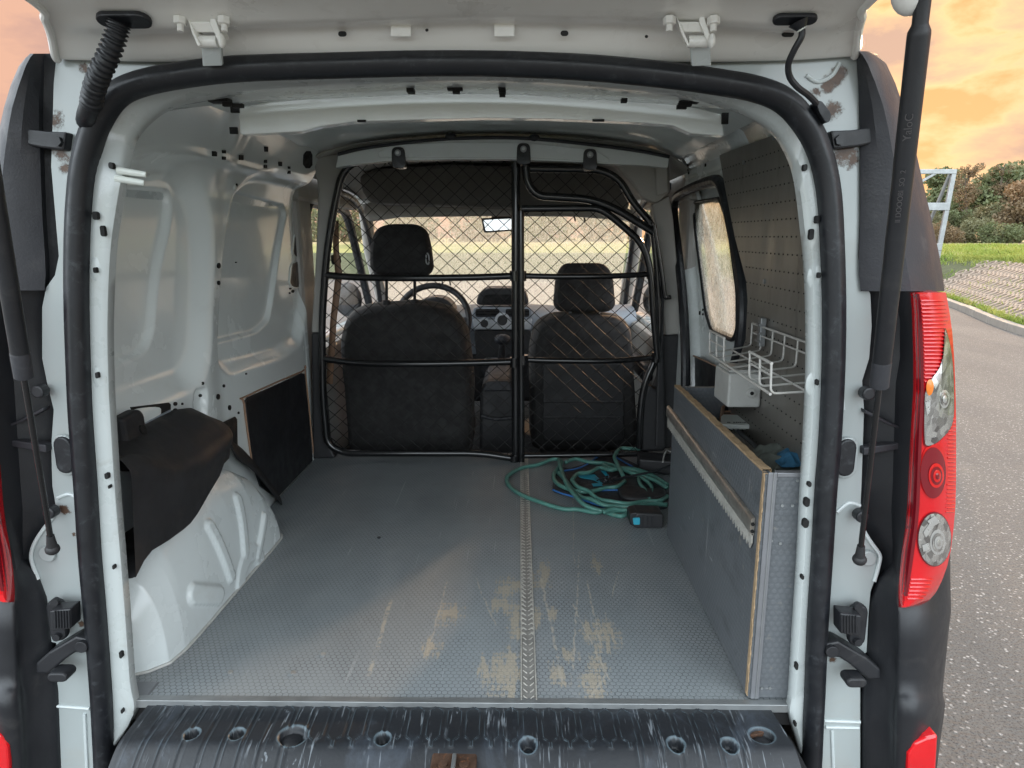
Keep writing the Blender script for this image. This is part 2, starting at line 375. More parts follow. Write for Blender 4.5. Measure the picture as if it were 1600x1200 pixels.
def glass_mat(name, tint, rough, droplets=True):
    m, nt, b = newmat(name); g = G(nt); o = g.obj()
    b.inputs['Base Color'].default_value = (*tint, 1)
    b.inputs['Transmission Weight'].default_value = 1.0
    b.inputs['IOR'].default_value = 1.02 if droplets else 1.45
    b.inputs['Roughness'].default_value = rough
    if droplets:
        h = g.noise(g.map(o, scale=(1, 1, .25)), 260, 3, .7)
        nt.links.new(g.ramp(h, .35, .62, rough*1.3, rough*.35), b.inputs['Roughness'])
        # dried film that scatters light like a thin diffuser
        tr = g.N.new('ShaderNodeBsdfTranslucent'); tr.inputs[0].default_value = (.86, .84, .74, 1)
        mx = g.N.new('ShaderNodeMixShader')
        k = g.m('MULTIPLY_ADD', g.ramp(g.noise(g.map(o, scale=(1, 1, .3)), 170, 4, .75), .42, .62), .30, .12)
        g.L.new(k, mx.inputs[0]); g.L.new(b.outputs[0], mx.inputs[1]); g.L.new(tr.outputs[0], mx.inputs[2])
        g.L.new(mx.outputs[0], g.N['Material Output'].inputs[0])
    return m
M['frost'] = glass_mat('dewy_glass', (.98, .98, .95), .34)
M['ws'] = glass_mat('dewy_windscreen', (.98, .98, .95), .09)
def clear_glass():
    m, nt, b = newmat('side_glass'); g = G(nt)
    t = g.N.new('ShaderNodeBsdfTransparent'); gl = g.N.new('ShaderNodeBsdfGlossy'); gl.inputs['Roughness'].default_value = .02
    mx = g.N.new('ShaderNodeMixShader'); mx.inputs[0].default_value = .06
    g.L.new(t.outputs[0], mx.inputs[1]); g.L.new(gl.outputs[0], mx.inputs[2]); g.L.new(mx.outputs[0], g.N['Material Output'].inputs[0])
    return m
M['glass'] = clear_glass()

# ---------------------------------------------------------------- mesh helpers
VAN_O = Vector((-.10, 2.6, 0))
def tag(o, label=None, cat=None, group=None, kind=None):
    if label: o['label'] = label
    if cat: o['category'] = cat
    if group: o['group'] = group
    if kind: o['kind'] = kind
    return o
def empty(name, loc, label=None, cat=None, group=None, parent=None):
    o = bpy.data.objects.new(name, None); COL.objects.link(o); o.location = loc; o.empty_display_size = .1
    if parent:
        o.parent = parent; o.matrix_parent_inverse = Matrix.Translation(-Vector(pworld(parent)))
    return tag(o, label, cat, group)
def pworld(o):
    # every parent here is unrotated: world position is its own location (children keep world coordinates)
    return Vector(o.location) if (o.parent is None) else Vector(o.location)
def link(name, me, mat=None, parent=None, smooth=True, bevel=0., auto=35, solid=0., sub=0):
    o = bpy.data.objects.new(name, me); COL.objects.link(o)
    if mat is not None:
        for mm in (mat if isinstance(mat, (list, tuple)) else [mat]): me.materials.append(M[mm] if isinstance(mm, str) else mm)
    if smooth:
        me.polygons.foreach_set('use_smooth', [True]*len(me.polygons))
        if auto and auto < 180:
            me.set_sharp_from_angle(angle=math.radians(auto))
    if solid:
        md = o.modifiers.new('thick', 'SOLIDIFY'); md.thickness = solid; md.offset = 0
    if bevel:
        md = o.modifiers.new('bevel', 'BEVEL'); md.width = bevel; md.segments = 2; md.limit_method = 'ANGLE'; md.angle_limit = math.radians(35)
    if sub:
        md = o.modifiers.new('sub', 'SUBSURF'); md.levels = sub; md.render_levels = sub
    if parent is not None:
        o.parent = parent
        w = Vector((0, 0, 0)); p = parent
        if p.type == 'EMPTY': w = Vector(p.location)
        o.matrix_parent_inverse = Matrix.Translation(-w)
    return o
def mesh(name, v, f):
    me = bpy.data.meshes.new(name); me.from_pydata([tuple(p) for p in v], [], f); me.update(); return me
class MB:
    def __init__(s): s.v = []; s.f = []
    def add(s, v, f):
        k = len(s.v); s.v += [Vector(p) for p in v]; s.f += [tuple(i+k for i in q) for q in f]; return s
    def box(s, a, b):
        x0, y0, z0 = a; x1, y1, z1 = b
        return s.add([(x0,y0,z0),(x1,y0,z0),(x1,y1,z0),(x0,y1,z0),(x0,y0,z1),(x1,y0,z1),(x1,y1,z1),(x0,y1,z1)],
                     [(0,3,2,1),(4,5,6,7),(0,1,5,4),(1,2,6,5),(2,3,7,6),(3,0,4,7)])
    def prism(s, pts, vec):
        pts = [Vector(p) for p in pts]; vec = Vector(vec); n = len(pts)
        nrm = Vector((0, 0, 0))
        for i in range(n): nrm += pts[i].cross(pts[(i+1) % n])
        if nrm.dot(vec) > 0: pts = pts[::-1]
        return s.add(pts+[p+vec for p in pts], [tuple(range(n)), tuple(range(2*n-1, n-1, -1))]+[(i, n+i, n+(i+1) % n, (i+1) % n) for i in range(n)])
    def tube(s, path, r, seg=10, closed=False, caps=True, flat=None):
        P = [Vector(p) for p in path]; n = len(P); rings = []
        rr = r if isinstance(r, (list, tuple)) else [r]*n
        up = None
        for i in range(n):
            if closed: t = P[(i+1) % n]-P[i-1]
            else: t = P[min(i+1, n-1)]-P[max(i-1, 0)]
            t.normalize()
            if up is None: up = t.orthogonal().normalized()
            else:
                up = up - t*up.dot(t)
                if up.length < 1e-6: up = t.orthogonal()
                up.normalize()
            b = t.cross(up)
            rings.append([P[i]+(up*math.cos(2*math.pi*k/seg)+b*math.sin(2*math.pi*k/seg))*rr[i] for k in range(seg)])
        k0 = len(s.v); v = [p for ri in rings for p in ri]; f = []
        for i in range(n if closed else n-1):
            j = (i+1) % n
            for k in range(seg): f.append((i*seg+k, i*seg+(k+1) % seg, j*seg+(k+1) % seg, j*seg+k))
        if caps and not closed:
            f.append(tuple(range(seg-1, -1, -1))); f.append(tuple((n-1)*seg+k for k in range(seg)))
        return s.add(v, f)
    def loft(s, rows, closed_u=False, closed_v=False):
        m = len(rows[0]); v = [p for r in rows for p in r]; f = []
        for i in range(len(rows) if closed_v else len(rows)-1):
            a = i*m; b = ((i+1) % len(rows))*m
            for k in range(m if closed_u else m-1):
                f.append((a+k, a+(k+1) % m, b+(k+1) % m, b+k))
        return s.add(v, f)
    def ball(s, c, r, seg=12, rings=8, sc=(1, 1, 1)):
        c = Vector(c); rows = []
        for i in range(rings+1):
            t = math.pi*i/rings
            rows.append([c+Vector((r*sc[0]*math.sin(t)*math.cos(2*math.pi*k/seg), r*sc[1]*math.sin(t)*math.sin(2*math.pi*k/seg), r*sc[2]*math.cos(t))) for k in range(seg)])
        return s.loft(rows, closed_u=True)
    def out(s, name, mat, parent=None, **kw):
        return link(name, mesh(name, s.v, s.f), mat, parent, **kw)
def fix(o):
    bm = bmesh.new(); bm.from_mesh(o.data); bmesh.ops.remove_doubles(bm, verts=bm.verts, dist=1e-6); bmesh.ops.recalc_face_normals(bm, faces=bm.faces); bm.to_mesh(o.data); bm.free(); return o
def catmull(P, n=8, closed=False):
    P = [Vector(p) for p in P]; out = []; m = len(P)
    for i in range(m if closed else m-1):
        if closed: a, b, c, d = P[i-1], P[i], P[(i+1) % m], P[(i+2) % m]
        else: a, b, c, d = P[max(i-1, 0)], P[i], P[i+1], P[min(i+2, m-1)]
        for k in range(n):
            t = k/n
            out.append(.5*((2*b)+(c-a)*t+(2*a-5*b+4*c-d)*t*t+(3*b-a-3*c+d)*t**3))
    if not closed: out.append(P[-1])
    return out
def fillet(P, r, seg=6, closed=False):
    """polyline with rounded corners"""
    P = [Vector(p) for p in P]; out = []; m = len(P)
    for i in range(m):
        if not closed and i in (0, m-1): out.append(P[i]); continue
        a, b, c = P[i-1], P[i], P[(i+1) % m]
        u = (a-b); v = (c-b); rr = min(r, u.length*.49, v.length*.49)
        p0 = b+u.normalized()*rr; p1 = b+v.normalized()*rr
        for k in range(seg+1):
            t = k/seg; out.append((1-t)**2*p0+2*t*(1-t)*b+t*t*p1)
    return out
def disc(c, n, r, h, mb=None, seg=14, ax2=None, ratio=1.):
    """short cylinder centred at c with axis n"""
    mb = mb or MB(); n = Vector(n).normalized(); u = (Vector(ax2)-n*Vector(ax2).dot(n)).normalized() if ax2 is not None else n.orthogonal().normalized(); w = n.cross(u); c = Vector(c)
    pts = [c+(u*math.cos(2*math.pi*k/seg)+w*math.sin(2*math.pi*k/seg)*ratio)*r for k in range(seg)]
    mb.prism([p-n*h/2 for p in pts], n*h); return mb
def pill(c, n, up, w, l, h, mb=None, seg=8):
    """rounded slot of width w and length l along up"""
    mb = mb or MB(); n = Vector(n).normalized(); up = (Vector(up)-n*Vector(up).dot(n)).normalized(); s = n.cross(up); c = Vector(c); r = w/2; q = max(l/2-r, 0)
    pts = [c+up*q+(s*math.cos(a)+up*math.sin(a))*r for a in [math.pi*k/seg for k in range(seg+1)]]
    pts += [c-up*q-(s*math.cos(a)+up*math.sin(a))*r for a in [math.pi*k/seg for k in range(seg+1)]]
    mb.prism([p-n*h/2 for p in pts], n*h); return mb
def pillow(outline, axis, depth, n=5, shrink=.12, power=2.0):
    """closed outline (3-D points) inflated along axis: a cushion with rounded rims"""
    P = [Vector(p) for p in outline]; c = sum(P, Vector())/len(P); axis = Vector(axis).normalized(); rows = []
    ts = [math.sin(math.pi/2*(2*i/(2*n)-1)) for i in range(2*n+1)]
    for t in ts:
        s = 1-shrink*(abs(t)**(power*2))
        rows.append([c+(p-c)*s+axis*(depth/2*t) for p in P])
    mb = MB(); mb.loft(rows, closed_u=True)
    m = len(P)
    # domed caps
    for sgn, base in ((-1, 0), (1, len(rows)-1)):
        prev = rows[base]; k0 = len(mb.v)
        r2 = [c+(p-c)*(1-shrink)*.55+axis*sgn*(depth/2*1.06) for p in P]
        ctr = c+axis*sgn*depth/2*1.08
        a = base*m
        mb.v += r2+[ctr]
        for k in range(m):
            q = (a+k, a+(k+1) % m, k0+(k+1) % m, k0+k); mb.f.append(q if sgn > 0 else q[::-1])
            q = (k0+k, k0+(k+1) % m, k0+m); mb.f.append(q if sgn > 0 else q[::-1])
    return mb
def text_mesh(name, body, size, mat, parent, loc, xdir, ydir, ext=.0004):
    cu = bpy.data.curves.new(name, 'FONT'); cu.body = body; cu.size = size; cu.extrude = ext; cu.align_x = 'CENTER'; cu.align_y = 'CENTER'
    tmp = bpy.data.objects.new('tmp', cu); COL.objects.link(tmp)
    dg = bpy.context.evaluated_depsgraph_get(); me = bpy.data.meshes.new_from_object(tmp.evaluated_get(dg))
    bpy.data.objects.remove(tmp)
    X = Vector(xdir).normalized(); Y = Vector(ydir); Y = (Y-X*Y.dot(X)).normalized(); Z = X.cross(Y)
    mt = Matrix((X, Y, Z)).transposed().to_4x4(); mt.translation = Vector(loc); me.transform(mt)
    me.materials.clear()
    return link(name, me, mat, parent, smooth=False)

# ================================================================ THE VAN
van = empty('cargo_van', VAN_O, 'white panel van seen through its open rear doorway, empty load bay with mesh partition', 'van')
FZ = .58
XC = -.10
def mir(p): return Vector((-.228-p[0], p[1], p[2]))

# ---------- door aperture: seal path and inner pillar edge, paired
PAIRS = [((162,1182),(174,1174)),((158,1100),(214,1112)),((155,1053),(209,1060)),((148,960),(202,960)),((140,870),(195,870)),((133,760),(187,775)),
 ((125,650),(179,650)),((122,582),(176,582)),((119,480),(175,500)),((119,400),(179,400)),((121,337),(187,337)),((127,270),(197,280)),((137,225),(205,243)),((150,190),(214,215)),
 ((175,152),(236,190)),((209,132),(262,172)),((270,118),(308,155)),((371,106),(385,141)),((540,100),(540,131)),((660,97),(660,127)),((790,98),(790,127)),((930,105),(930,135)),((1060,118),(1050,148)),
 ((1130,128),(1105,160)),((1175,136),(1152,175)),((1212,148),(1190,194)),((1235,163),(1213,215)),((1251,180),(1227,238)),((1268,204),(1237,262)),((1280,232),(1243,287)),((1291,270),(1247,315)),
 ((1298,320),(1251,350)),((1302,400),(1257,410)),((1304,480),(1260,490)),((1303,574),(1260,580)),((1298,680),(1256,680)),((1291,768),(1251,768)),((1285,870),(1246,870)),
 ((1278,980),(1239,980)),((1274,1080),(1233,1080)),((1272,1120),(1231,1112)),((1270,1170),(1252,1185))]
YS = 1.12
sealp = [PY(a[0], a[1], YS) for a, b in PAIRS]
seal_loop = catmull(sealp, 5) + [PY(1268,1215,YS), PY(1255,1262,YS), PY(1200,1290,YS), PY(715,1296,YS), PY(240,1292,YS), PY(175,1262,YS), PY(163,1220,YS)]
rows = []
sec = []
P = seal_loop; n = len(P); cen = Vector((XC, YS, 1.1))
for i in range(n):
    t = (P[(i+1) % n]-P[i-1]).normalized(); yv = Vector((0, 1, 0)); outw = t.cross(yv).normalized()
    if outw.dot(P[i]-cen) < 0: outw = -outw
    sec.append([P[i]+outw*u*.86+Vector((0, v, 0)) for u, v in ((-.021, .012), (-.022, -.004), (-.016, -.016), (-.004, -.022), (.004, -.021), (.008, -.016), (.013, -.015), (.019, -.006), (.020, .012))])
o = MB().loft(sec, closed_u=True, closed_v=True).out('door_seal', 'rubber', van, auto=60); fix(o)

# ---------- rear body sheet around the aperture
RB = [(1338,86),(1341,130),(1343,200),(1343,280),(1343,340),(1341,400),(1344,430),(1352,443),(1360,460),(1362,510),(1358,560),(1347,595),(1350,640),(1348,700),(1346,760),(1344,798),(1350,830),
      (1362,848),(1372,866),(1373,882),(1366,908),(1360,925),(1357,960),(1354,1018),(1346,1030),(1344,1070),(1344,1200),(1344,1330)]
LB = [(88,88),(84,130),(82,200),(80,260),(86,330),(92,400),(86,430),(72,450),(66,480),(66,560),(74,600),(84,640),(80,700),(82,760),(88,795),(72,820),(52,848),(48,870),(58,900),(66,930),(70,1000),(88,1005),(88,1070),(86,1150),(92,1190),(96,1330)]
outer = [PY(x, y, 1.14) for x, y in LB[::-1]] + [PY(x, y, 1.14) for x, y in ((150, 84), (400, 84), (720, 80), (1000, 84), (1250, 84))] + [PY(x, y, 1.14) for x, y in RB]
outer = [Vector(p) for p in outer]
inner = [Vector((p.x, 1.14, p.z)) for p in seal_loop]
inner = [p+(p-Vector((XC, 1.14, 1.1))).normalized()*.004 for p in inner]
tris = tessellate_polygon([outer, inner])
allp = outer+inner
b = MB(); b.add(allp, [tuple(t) for t in tris])
no, ni = len(outer), len(inner)
k = len(b.v); b.v += [p+Vector((0, .035, 0)) for p in outer]
b.f += [(i, (i+1) % no, k+(i+1) % no, k+i) for i in range(no)]
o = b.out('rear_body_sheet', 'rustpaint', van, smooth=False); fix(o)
# pressed ribs and edge returns on the sheet
for pts in ([(1366,908),(1373,882),(1374,866),(1360,846),(1349,828)], [(60,905),(50,878),(50,860),(60,838),(84,806)]):
    MB().tube(catmull([PY(x, y, 1.137) for x, y in pts], 6), .0035, 8).out('sheet_edge', 'white', van)
for pts in ([(1288,1126),(1344,1128)], [(1290,1136),(1342,1137)], [(88,1103),(140,1107)], [(1300,1140),(1302,1200)], [(132,1115),(136,1200)],
            [(1260,118),(1278,128),(1300,118),(1312,98)], [(1310,560),(1318,640)], [(1308,800),(1326,786),(1344,790)], [(90,778),(108,772),(124,780)]):
    MB().tube(catmull([PY(x, y, 1.139) for x, y in pts], 6), .0032, 8).out('pressed_rib', 'white', van)

# ---------- inner pillars and header: seal edge -> lip -> inner edge -> return
XL, XR = -.81, .60
rows = [[], [], [], [], []]
for (a, c) in PAIRS:
    s = PY(a[0], a[1], YS); tz_ = PY(c[0], c[1], 1.14).z; e = PY(c[0], c[1], 1.136+.054*max(0., min(1., (tz_-1.52)/.10)))
    ang = math.atan2(s.z-1.15, (s.x-XC)*1.15)
    top = max(0., min(1., (math.sin(ang)-.55)/.35)) if s.z > 1.15 else 0.
    side = 1-top
    sgn = 1 if s.x > XC else -1
    wallx = XR if sgn > 0 else XL
    lx = (wallx-e.x)*side
    r2 = Vector((e.x+lx, e.y+.15+.02*top, e.z+top*.012))
    rows[0].append(s+Vector((0, .01, 0))); rows[1].append(s.lerp(e, .82)+Vector((0, -.012, 0))); rows[2].append(s.lerp(e, .97)+Vector((0, -.010, 0)))
    rows[3].append(e+Vector((0, .006, 0))); rows[4].append(r2)
dense = [catmull(r, 4) for r in rows]
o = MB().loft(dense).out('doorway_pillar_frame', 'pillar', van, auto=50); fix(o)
# screw holes in the frame
YF = 1.158
def holes(lst, Y):
    for x, y, w, h in lst: pill(PY(x, y, Y), (0, 1, 0), (0, 0, 1), w, h, .008).out('screw_hole', 'hole', van, smooth=False)
holes([(175,259,.007,.010),(150,337,.008,.013),(162,361,.007,.017),(150,422,.005,.009),(153,586,.005,.010),(168,743,.006,.011),(172,760,.003,.006),(179,885,.004,.008),(190,1022,.005,.013),(192,1110,.004,.008),
          (1257,262,.006,.010),(1276,343,.006,.012),(1267,366,.007,.017),(1279,430,.005,.009),(1276,597,.005,.010),(1264,756,.006,.009),(1260,784,.009,.016),(1258,817,.010,.016),
          (1253,901,.005,.008),(1244,1040,.005,.013),(1242,1130,.004,.009)], 1.119)
for x, y in ((153, 422), (156, 590), (1273, 432), (1270, 600)):
    b = MB(); c = PY(x, y, 1.1245); b.ball(c, .016, 20, 8, (.75, .16, 1.35)); b.out('pressed_dimple', 'pillar', van)
# stuck-on clips near the upper left
for x, y in ((195, 268), (192, 281)):
    b = MB(); c = PY(x, y, 1.125); b.tube([c+Vector((-.012, 0, .002)), c+Vector((.028, .01, -.004))], [.006, .0045], 10); b.out('white_clip', 'brush_white', van)

# ---------- header lip (lower edge of the roof cross member)
top = [(372,168),(420,158),(540,148),(660,143),(790,143),(930,150),(1060,162),(1128,178)]
bot = [(1132,212),(1080,208),(1053,196),(1000,191),(953,189),(850,185),(751,184),(640,187),(550,190),(500,197),(470,205),(375,210)]
MB().prism([PY(x, y, 1.375) for x, y in top+bot], (0, .03, 0)).out('header_lip', 'white_in', van, bevel=.003, smooth=False)
b = MB()
b.loft([[PY(x, y, 1.355)+Vector((0, 0, .003)) for x, y in [(372,165),(420,155),(540,145),(660,140),(790,140),(930,147),(1060,159),(1128,175)]],
        [Vector((p.x, 1.56, p.z+.05)) for p in [PY(x, y, 1.355) for x, y in [(372,165),(420,155),(540,145),(660,140),(790,140),(930,147),(1060,159),(1128,175)]]]])
b.out('header_cavity', 'white_in', van)
b = MB()
for x, y, w, h in [(635,134,.012,.008),(642,142,.012,.007),(711,138,.026,.004),(713,143,.012,.004),(784,136,.012,.008),(785,143,.012,.006),(785,148,.010,.003),(1078,157,.032,.010),(1070,163,.022,.004),(1065,167,.016,.003),
                   (344,157,.034,.007),(356,163,.016,.003),(372,165,.018,.003),(975,157,.010,.004),(1000,146,.010,.003)]:
    c = PY(x, y, 1.27)
    MB().box((c.x-w/2, c.y-h*1.6, c.z-.0035), (c.x+w/2, c.y+h*1.6, c.z+.003)).out('header_slot', 'hole', van, smooth=False)
b = MB()
for x, y, w, h in [(565,189,.016,.004),(935,188,.022,.004),(367,170,.016,.014),(365,204,.014,.012),(1133,185,.012,.020)]:
    c = PY(x, y, 1.372); MB().box((c.x-w/2, c.y-.002, c.z-h/2), (c.x+w/2, c.y+.004, c.z+h/2)).out('header_notch', 'hole', van, smooth=False)

# ---------- side walls as pressed sheet: grid with recesses
def smooth(t): t = np.clip(t, 0, 1); return t*t*(3-2*t)
def sdf(poly, Y, Z):
    """signed distance to polygon, negative inside"""
    p = np.array(poly); n = len(p); d = np.full(Y.shape, 1e9); inside = np.zeros(Y.shape, bool)
    for i in range(n):
        a = p[i]; c = p[(i+1) % n]; e = c-a; wy = Y-a[0]; wz = Z-a[1]
        t = np.clip((wy*e[0]+wz*e[1])/(e@e+1e-12), 0, 1)
        d = np.minimum(d, np.hypot(wy-t*e[0], wz-t*e[1]))
        cond = ((a[1] > Z) != (c[1] > Z)) & (Y < (c[0]-a[0])*(Z-a[1])/((c[1]-a[1]) if abs(c[1]-a[1]) > 1e-9 else 1e-9)+a[0])
        inside ^= cond
    return np.where(inside, -d, d)
def rpoly(pts, r):  # rounded polygon in (Y,z)
    q = fillet([Vector((a, c, 0)) for a, c in pts], r, 6, closed=True); return [(v.x, v.y) for v in q]
def lw(lst, X=XL): return [(PX(x, y, X).y, PX(x, y, X).z) for x, y in lst]
def wall_profile(z):
    """inward lean of the wall towards the roof"""
    return .115*smooth((z-1.52)/.30)**1.0 + .02*smooth((.75-z)/.3)*0
Ys = np.linspace(1.30, 2.62, 265); Zs = np.linspace(.56, 1.80, 249)
GY, GZ = np.meshgrid(Ys, Zs)
def gridmesh(name, Xarr, mat, parent, flip=False, mask=None):
    nz, ny = Xarr.shape
    v = np.stack([Xarr, GY, GZ], -1).reshape(-1, 3)
    idx = np.arange(nz*ny).reshape(nz, ny)
    q = np.stack([idx[:-1, :-1], idx[:-1, 1:], idx[1:, 1:], idx[1:, :-1]], -1)
    if mask is not None:
        mm = mask[:-1, :-1]; q = q[~mm]
    q = q.reshape(-1, 4)
    if flip: q = q[:, ::-1]
    return mesh_np(name, v, q, mat, parent)
def mesh_np(name, v, q, mat, parent, auto=0, smooth_=True):
    me = bpy.data.meshes.new(name); me.vertices.add(len(v)); me.vertices.foreach_set('co', np.asarray(v, np.float32).ravel())
    k = q.shape[1]; me.loops.add(q.size); me.loops.foreach_set('vertex_index', q.ravel().astype(np.int32))
    me.polygons.add(len(q)); me.polygons.foreach_set('loop_start', np.arange(0, q.size, k, dtype=np.int32)); me.polygons.foreach_set('loop_total', np.full(len(q), k, np.int32))
    me.update(); me.validate()
    return link(name, me, mat, parent, smooth=smooth_, auto=auto)
w1_out = rpoly([(1.10, 1.63)]+lw([(240,250),(290,262),(318,330),(322,430),(318,549),(304,593),(179,640)])[0:]+[(1.10, 1.04)], .07)
w1_in = rpoly([(1.10, 1.56)]+lw([(205,293),(290,300),(287,350),(273,413),(262,520),(250,549),(179,580)])+[(1.10, 1.14)], .05)
w2_out = rpoly(lw([(352,385),(368,310),(386,276),(412,271),(490,296),(492,340),(478,470),(472,530),(442,552),(358,577),(343,560)]), .05)
w2_in = rpoly(lw([(356,385),(371,298),(456,321),(460,335),(448,404),(440,470),(435,500),(415,518),(341,538),(344,480)]), .035)
def step(sd, w, d): return d*smooth(.5-sd/w)
dep = step(sdf(w1_out, GY, GZ), .075, .034)+step(sdf(w1_in, GY, GZ), .010, .016)
dep += step(sdf(w2_out, GY, GZ), .05, .030)+step(sdf(w2_in, GY, GZ), .009, .014)
# rib over the two windows, ridge along the upper rail
rail = np.interp(GY[0], *zip(*sorted([(PX(x, y, -.79).y, PX(x, y, -.79).z) for x, y in [(205,262),(240,247),(300,252),(340,262),(400,276),(450,288),(492,297)]])))
dep -= .016*smooth(.5-np.abs(GZ-rail[None, :]-.012)/.04)
dep -= .010*smooth((GZ-rail[None, :]+.005)/.03)
# shallow oval embossing above the first window
ov = rpoly(lw([(215,282),(232,262),(262,258),(275,275)]), .03); dep += step(sdf(ov, GY, GZ), .012, .006)
# B-post bulge
pc = np.interp(GZ[:, 0], *zip(*sorted([(PX(x, y, XL).z, PX(x, y, XL).y) for x, y in [(325,290),(325,400),(322,500),(320,600),(330,680)]])))
dep -= .010*smooth(1-np.abs(GY-pc[:, None])/.11)
# lower edge seam near the front, small recess at the wheel-arch top
dep += step(sdf(rpoly(lw([(302,615),(306,608),(316,607),(318,614),(318,660),(302,660)]), .01), GY, GZ), .006, .014)
dep -= .007*smooth(.5-np.abs(GY-2.585)/.02)*(GZ < 1.62)
dep += .0015*np.sin(GY*9+GZ*4)+.001*np.sin(GZ*17+GY*3)
XW = XL - dep + wall_profile(GZ)
gridmesh('left_wall_sheet', XW, 'white_in', van)
def on_left(x, y, off=.0015):
    """point on the left wall surface along a sight line"""
    p = PX(x, y, XL)
    for _ in range(4):
        iy = int(round((p.y-Ys[0])/(Ys[1]-Ys[0]))); iz = int(round((p.z-Zs[0])/(Zs[1]-Zs[0])))
        iy = max(0, min(len(Ys)-1, iy)); iz = max(0, min(len(Zs)-1, iz)); p = PX(x, y, XW[iz, iy])
    return p+Vector((off, 0, 0))
def wall_patch(name, pts, mat, thick=.003, surf=on_left, sgn=1, bevel=0, parent=None):
    P = [surf(x, y) for x, y in pts]
    return MB().prism([p-Vector((thick*.5*sgn, 0, 0)) for p in P], (thick*sgn, 0, 0)).out(name, mat, parent or van, smooth=False, bevel=bevel)
# square and round holes, sized by what they span on the sheet
def sheet_hole(name, x, y, w, h, rnd=True, mat='hole'):
    if rnd: pts = [(x+w/2*math.cos(a), y+h/2*math.sin(a)) for a in np.linspace(0, 2*math.pi, 13)[:-1]]
    else: pts = [(x-w/2, y-h/2), (x+w/2, y-h/2+.06*w), (x+w/2, y+h/2+.06*w), (x-w/2, y+h/2)]
    wall_patch(name, pts, mat, .003)
for x, y, w, h in [(334,240,7,8),(349,237,5,5),(349,247,5,5),(376,246,6,8),(415,233,5,8),(414,252,4,5),(414,260,4,5),(437,256,5,7),(451,262,3,4),(451,269,4,5)]:
    sheet_hole('rail_hole', x, y, w, h, False)
sheet_hole('rail_hole', 480, 226, 4, 4)
wall_patch('rail_slot', rp2 if False else [(474,242),(478,236),(484,236),(487,242),(487,258),(483,263),(477,263),(473,257)], 'hole', .003)
for x, y, w, h in [(341,415,5,9),(341,442,4,7),(369,289,2,5),(312,618,4,5),(340,620,5,9),(358,637,4,8),(316,599,3,5),(349,603,3,5),(372,645,2,4),(384,584,2,3),
                   (273,631,5,6),(284,631,2,4),(273,642,6,8),(467,349,3,3),(471,354,5,5),(465,357,2,3),(453,451,3,3),(457,455,4,5),(452,458,2,3),(368,410,2,2)]:
    sheet_hole('sheet_hole', x, y, w, h)
o = MB(); o.ball(on_left(369, 289, -.004), .016, 16, 8, (.3, 1, 1)); o.out('pressed_dimple', 'white_in', van)
def pillpx(x, y, w, h, k=0, lean=.03):
    r = w/2; q = h/2-r; P = [(x+r*math.cos(a), y-q-r*math.sin(a)) for a in np.linspace(0, math.pi, 9)]+[(x-r*math.cos(a), y+q+r*math.sin(a)) for a in np.linspace(0, math.pi, 9)]
    return [(a-(b_-y)*lean*3, b_) for a, b_ in P]
for x, y in ((468, 382), (463, 429)):
    wall_patch('slot_rim', pillpx(x, y, 22, 44), 'white_in', .004, bevel=.001)
    wall_patch('slot', pillpx(x, y, 19, 40), 'cab_dark', .0055)
    wall_patch('slot_core', pillpx(x+1, y, 6, 34), 'trim', .0065)
wall_patch('wall_opening', [(203,636),(262,629),(265,632),(265,655),(203,686)], 'hole')
wall_patch('wall_opening', [(343,662),(366,651),(369,655),(370,700),(352,690),(345,676)], 'hole')
wall_patch('wall_opening_rim', [(205,672),(264,640),(265,658),(215,683)], 'dash', thick=.006)
# black lower door panel
wall_patch('lower_wall_panel', [(381,627),(385,621),(470,583),(474,584),(487,712),(486,720),(431,778),(405,760),(392,722)], 'doorpanel', .008, bevel=.002)
b = MB(); b.tube(catmull([on_left(x, y, .003) for x, y in [(392,722),(380,632),(384,619),(470,581),(476,584),(489,712)]], 5), .003, 6); b.out('panel_seam', 'brown', van)
# ---------- interior roof skin and its ribs
rows = []
for Y in np.linspace(1.45, 2.60, 14):
    r = []
    for t in np.linspace(-1, 1, 31):
        x = XC+t*.66; z = 1.79-.060*abs(t)**2.2-.03*abs(t)**10
        zz = z-.010*math.exp(-((Y-1.95)/.02)**2)-.010*math.exp(-((Y-2.35)/.02)**2)
        r.append((x, Y, zz))
    rows.append(r)
MB().loft(rows).out('roof_skin', 'roof_in', van)
for sx in (-.46, -.10, .26):
    b = MB(); b.ball((sx, 2.02, 1.776-.03*abs(sx-XC)), .05, 24, 8, (1, 1.8, .10)); b.out('roof_swage', 'roof_in', van)
b = MB(); rows = [[], []]
# ---------- cross member over the partition
YB = 2.50
tp = [(528,242),(560,234),(600,228),(650,222),(697,218),(760,216),(821,217),(880,222),(941,229),(1000,237),(1046,246)]
bt = [(1044,262),(1000,258),(945,256),(900,253),(800,249),(700,249),(600,252),(545,258),(524,262)]
MB().prism([PY(x, y, YB) for x, y in tp+bt], (0, .05, 0)).out('roof_cross_member', 'white_in', van, bevel=.004, smooth=False)
b = MB()
b.tube(catmull([PY(x, y-1, YB-.006) for x, y in tp], 4), .006, 8)
for x, y in ((704, 213), (835, 215)): b.ball(PY(x, y, YB-.01), .012, 10, 6, (1.6, .6, 1))
b.out('roof_edge_seal', 'rubber', van)
MB().prism([PY(x, y, YB-.006) for x, y in [(590,238),(612,226),(700,222),(820,222),(930,234),(952,248),(952,254),(930,252),(820,246),(640,246),(592,246)]], (0, .01, 0)).out('cross_member_pad', 'white_in', van, bevel=.003, smooth=False)
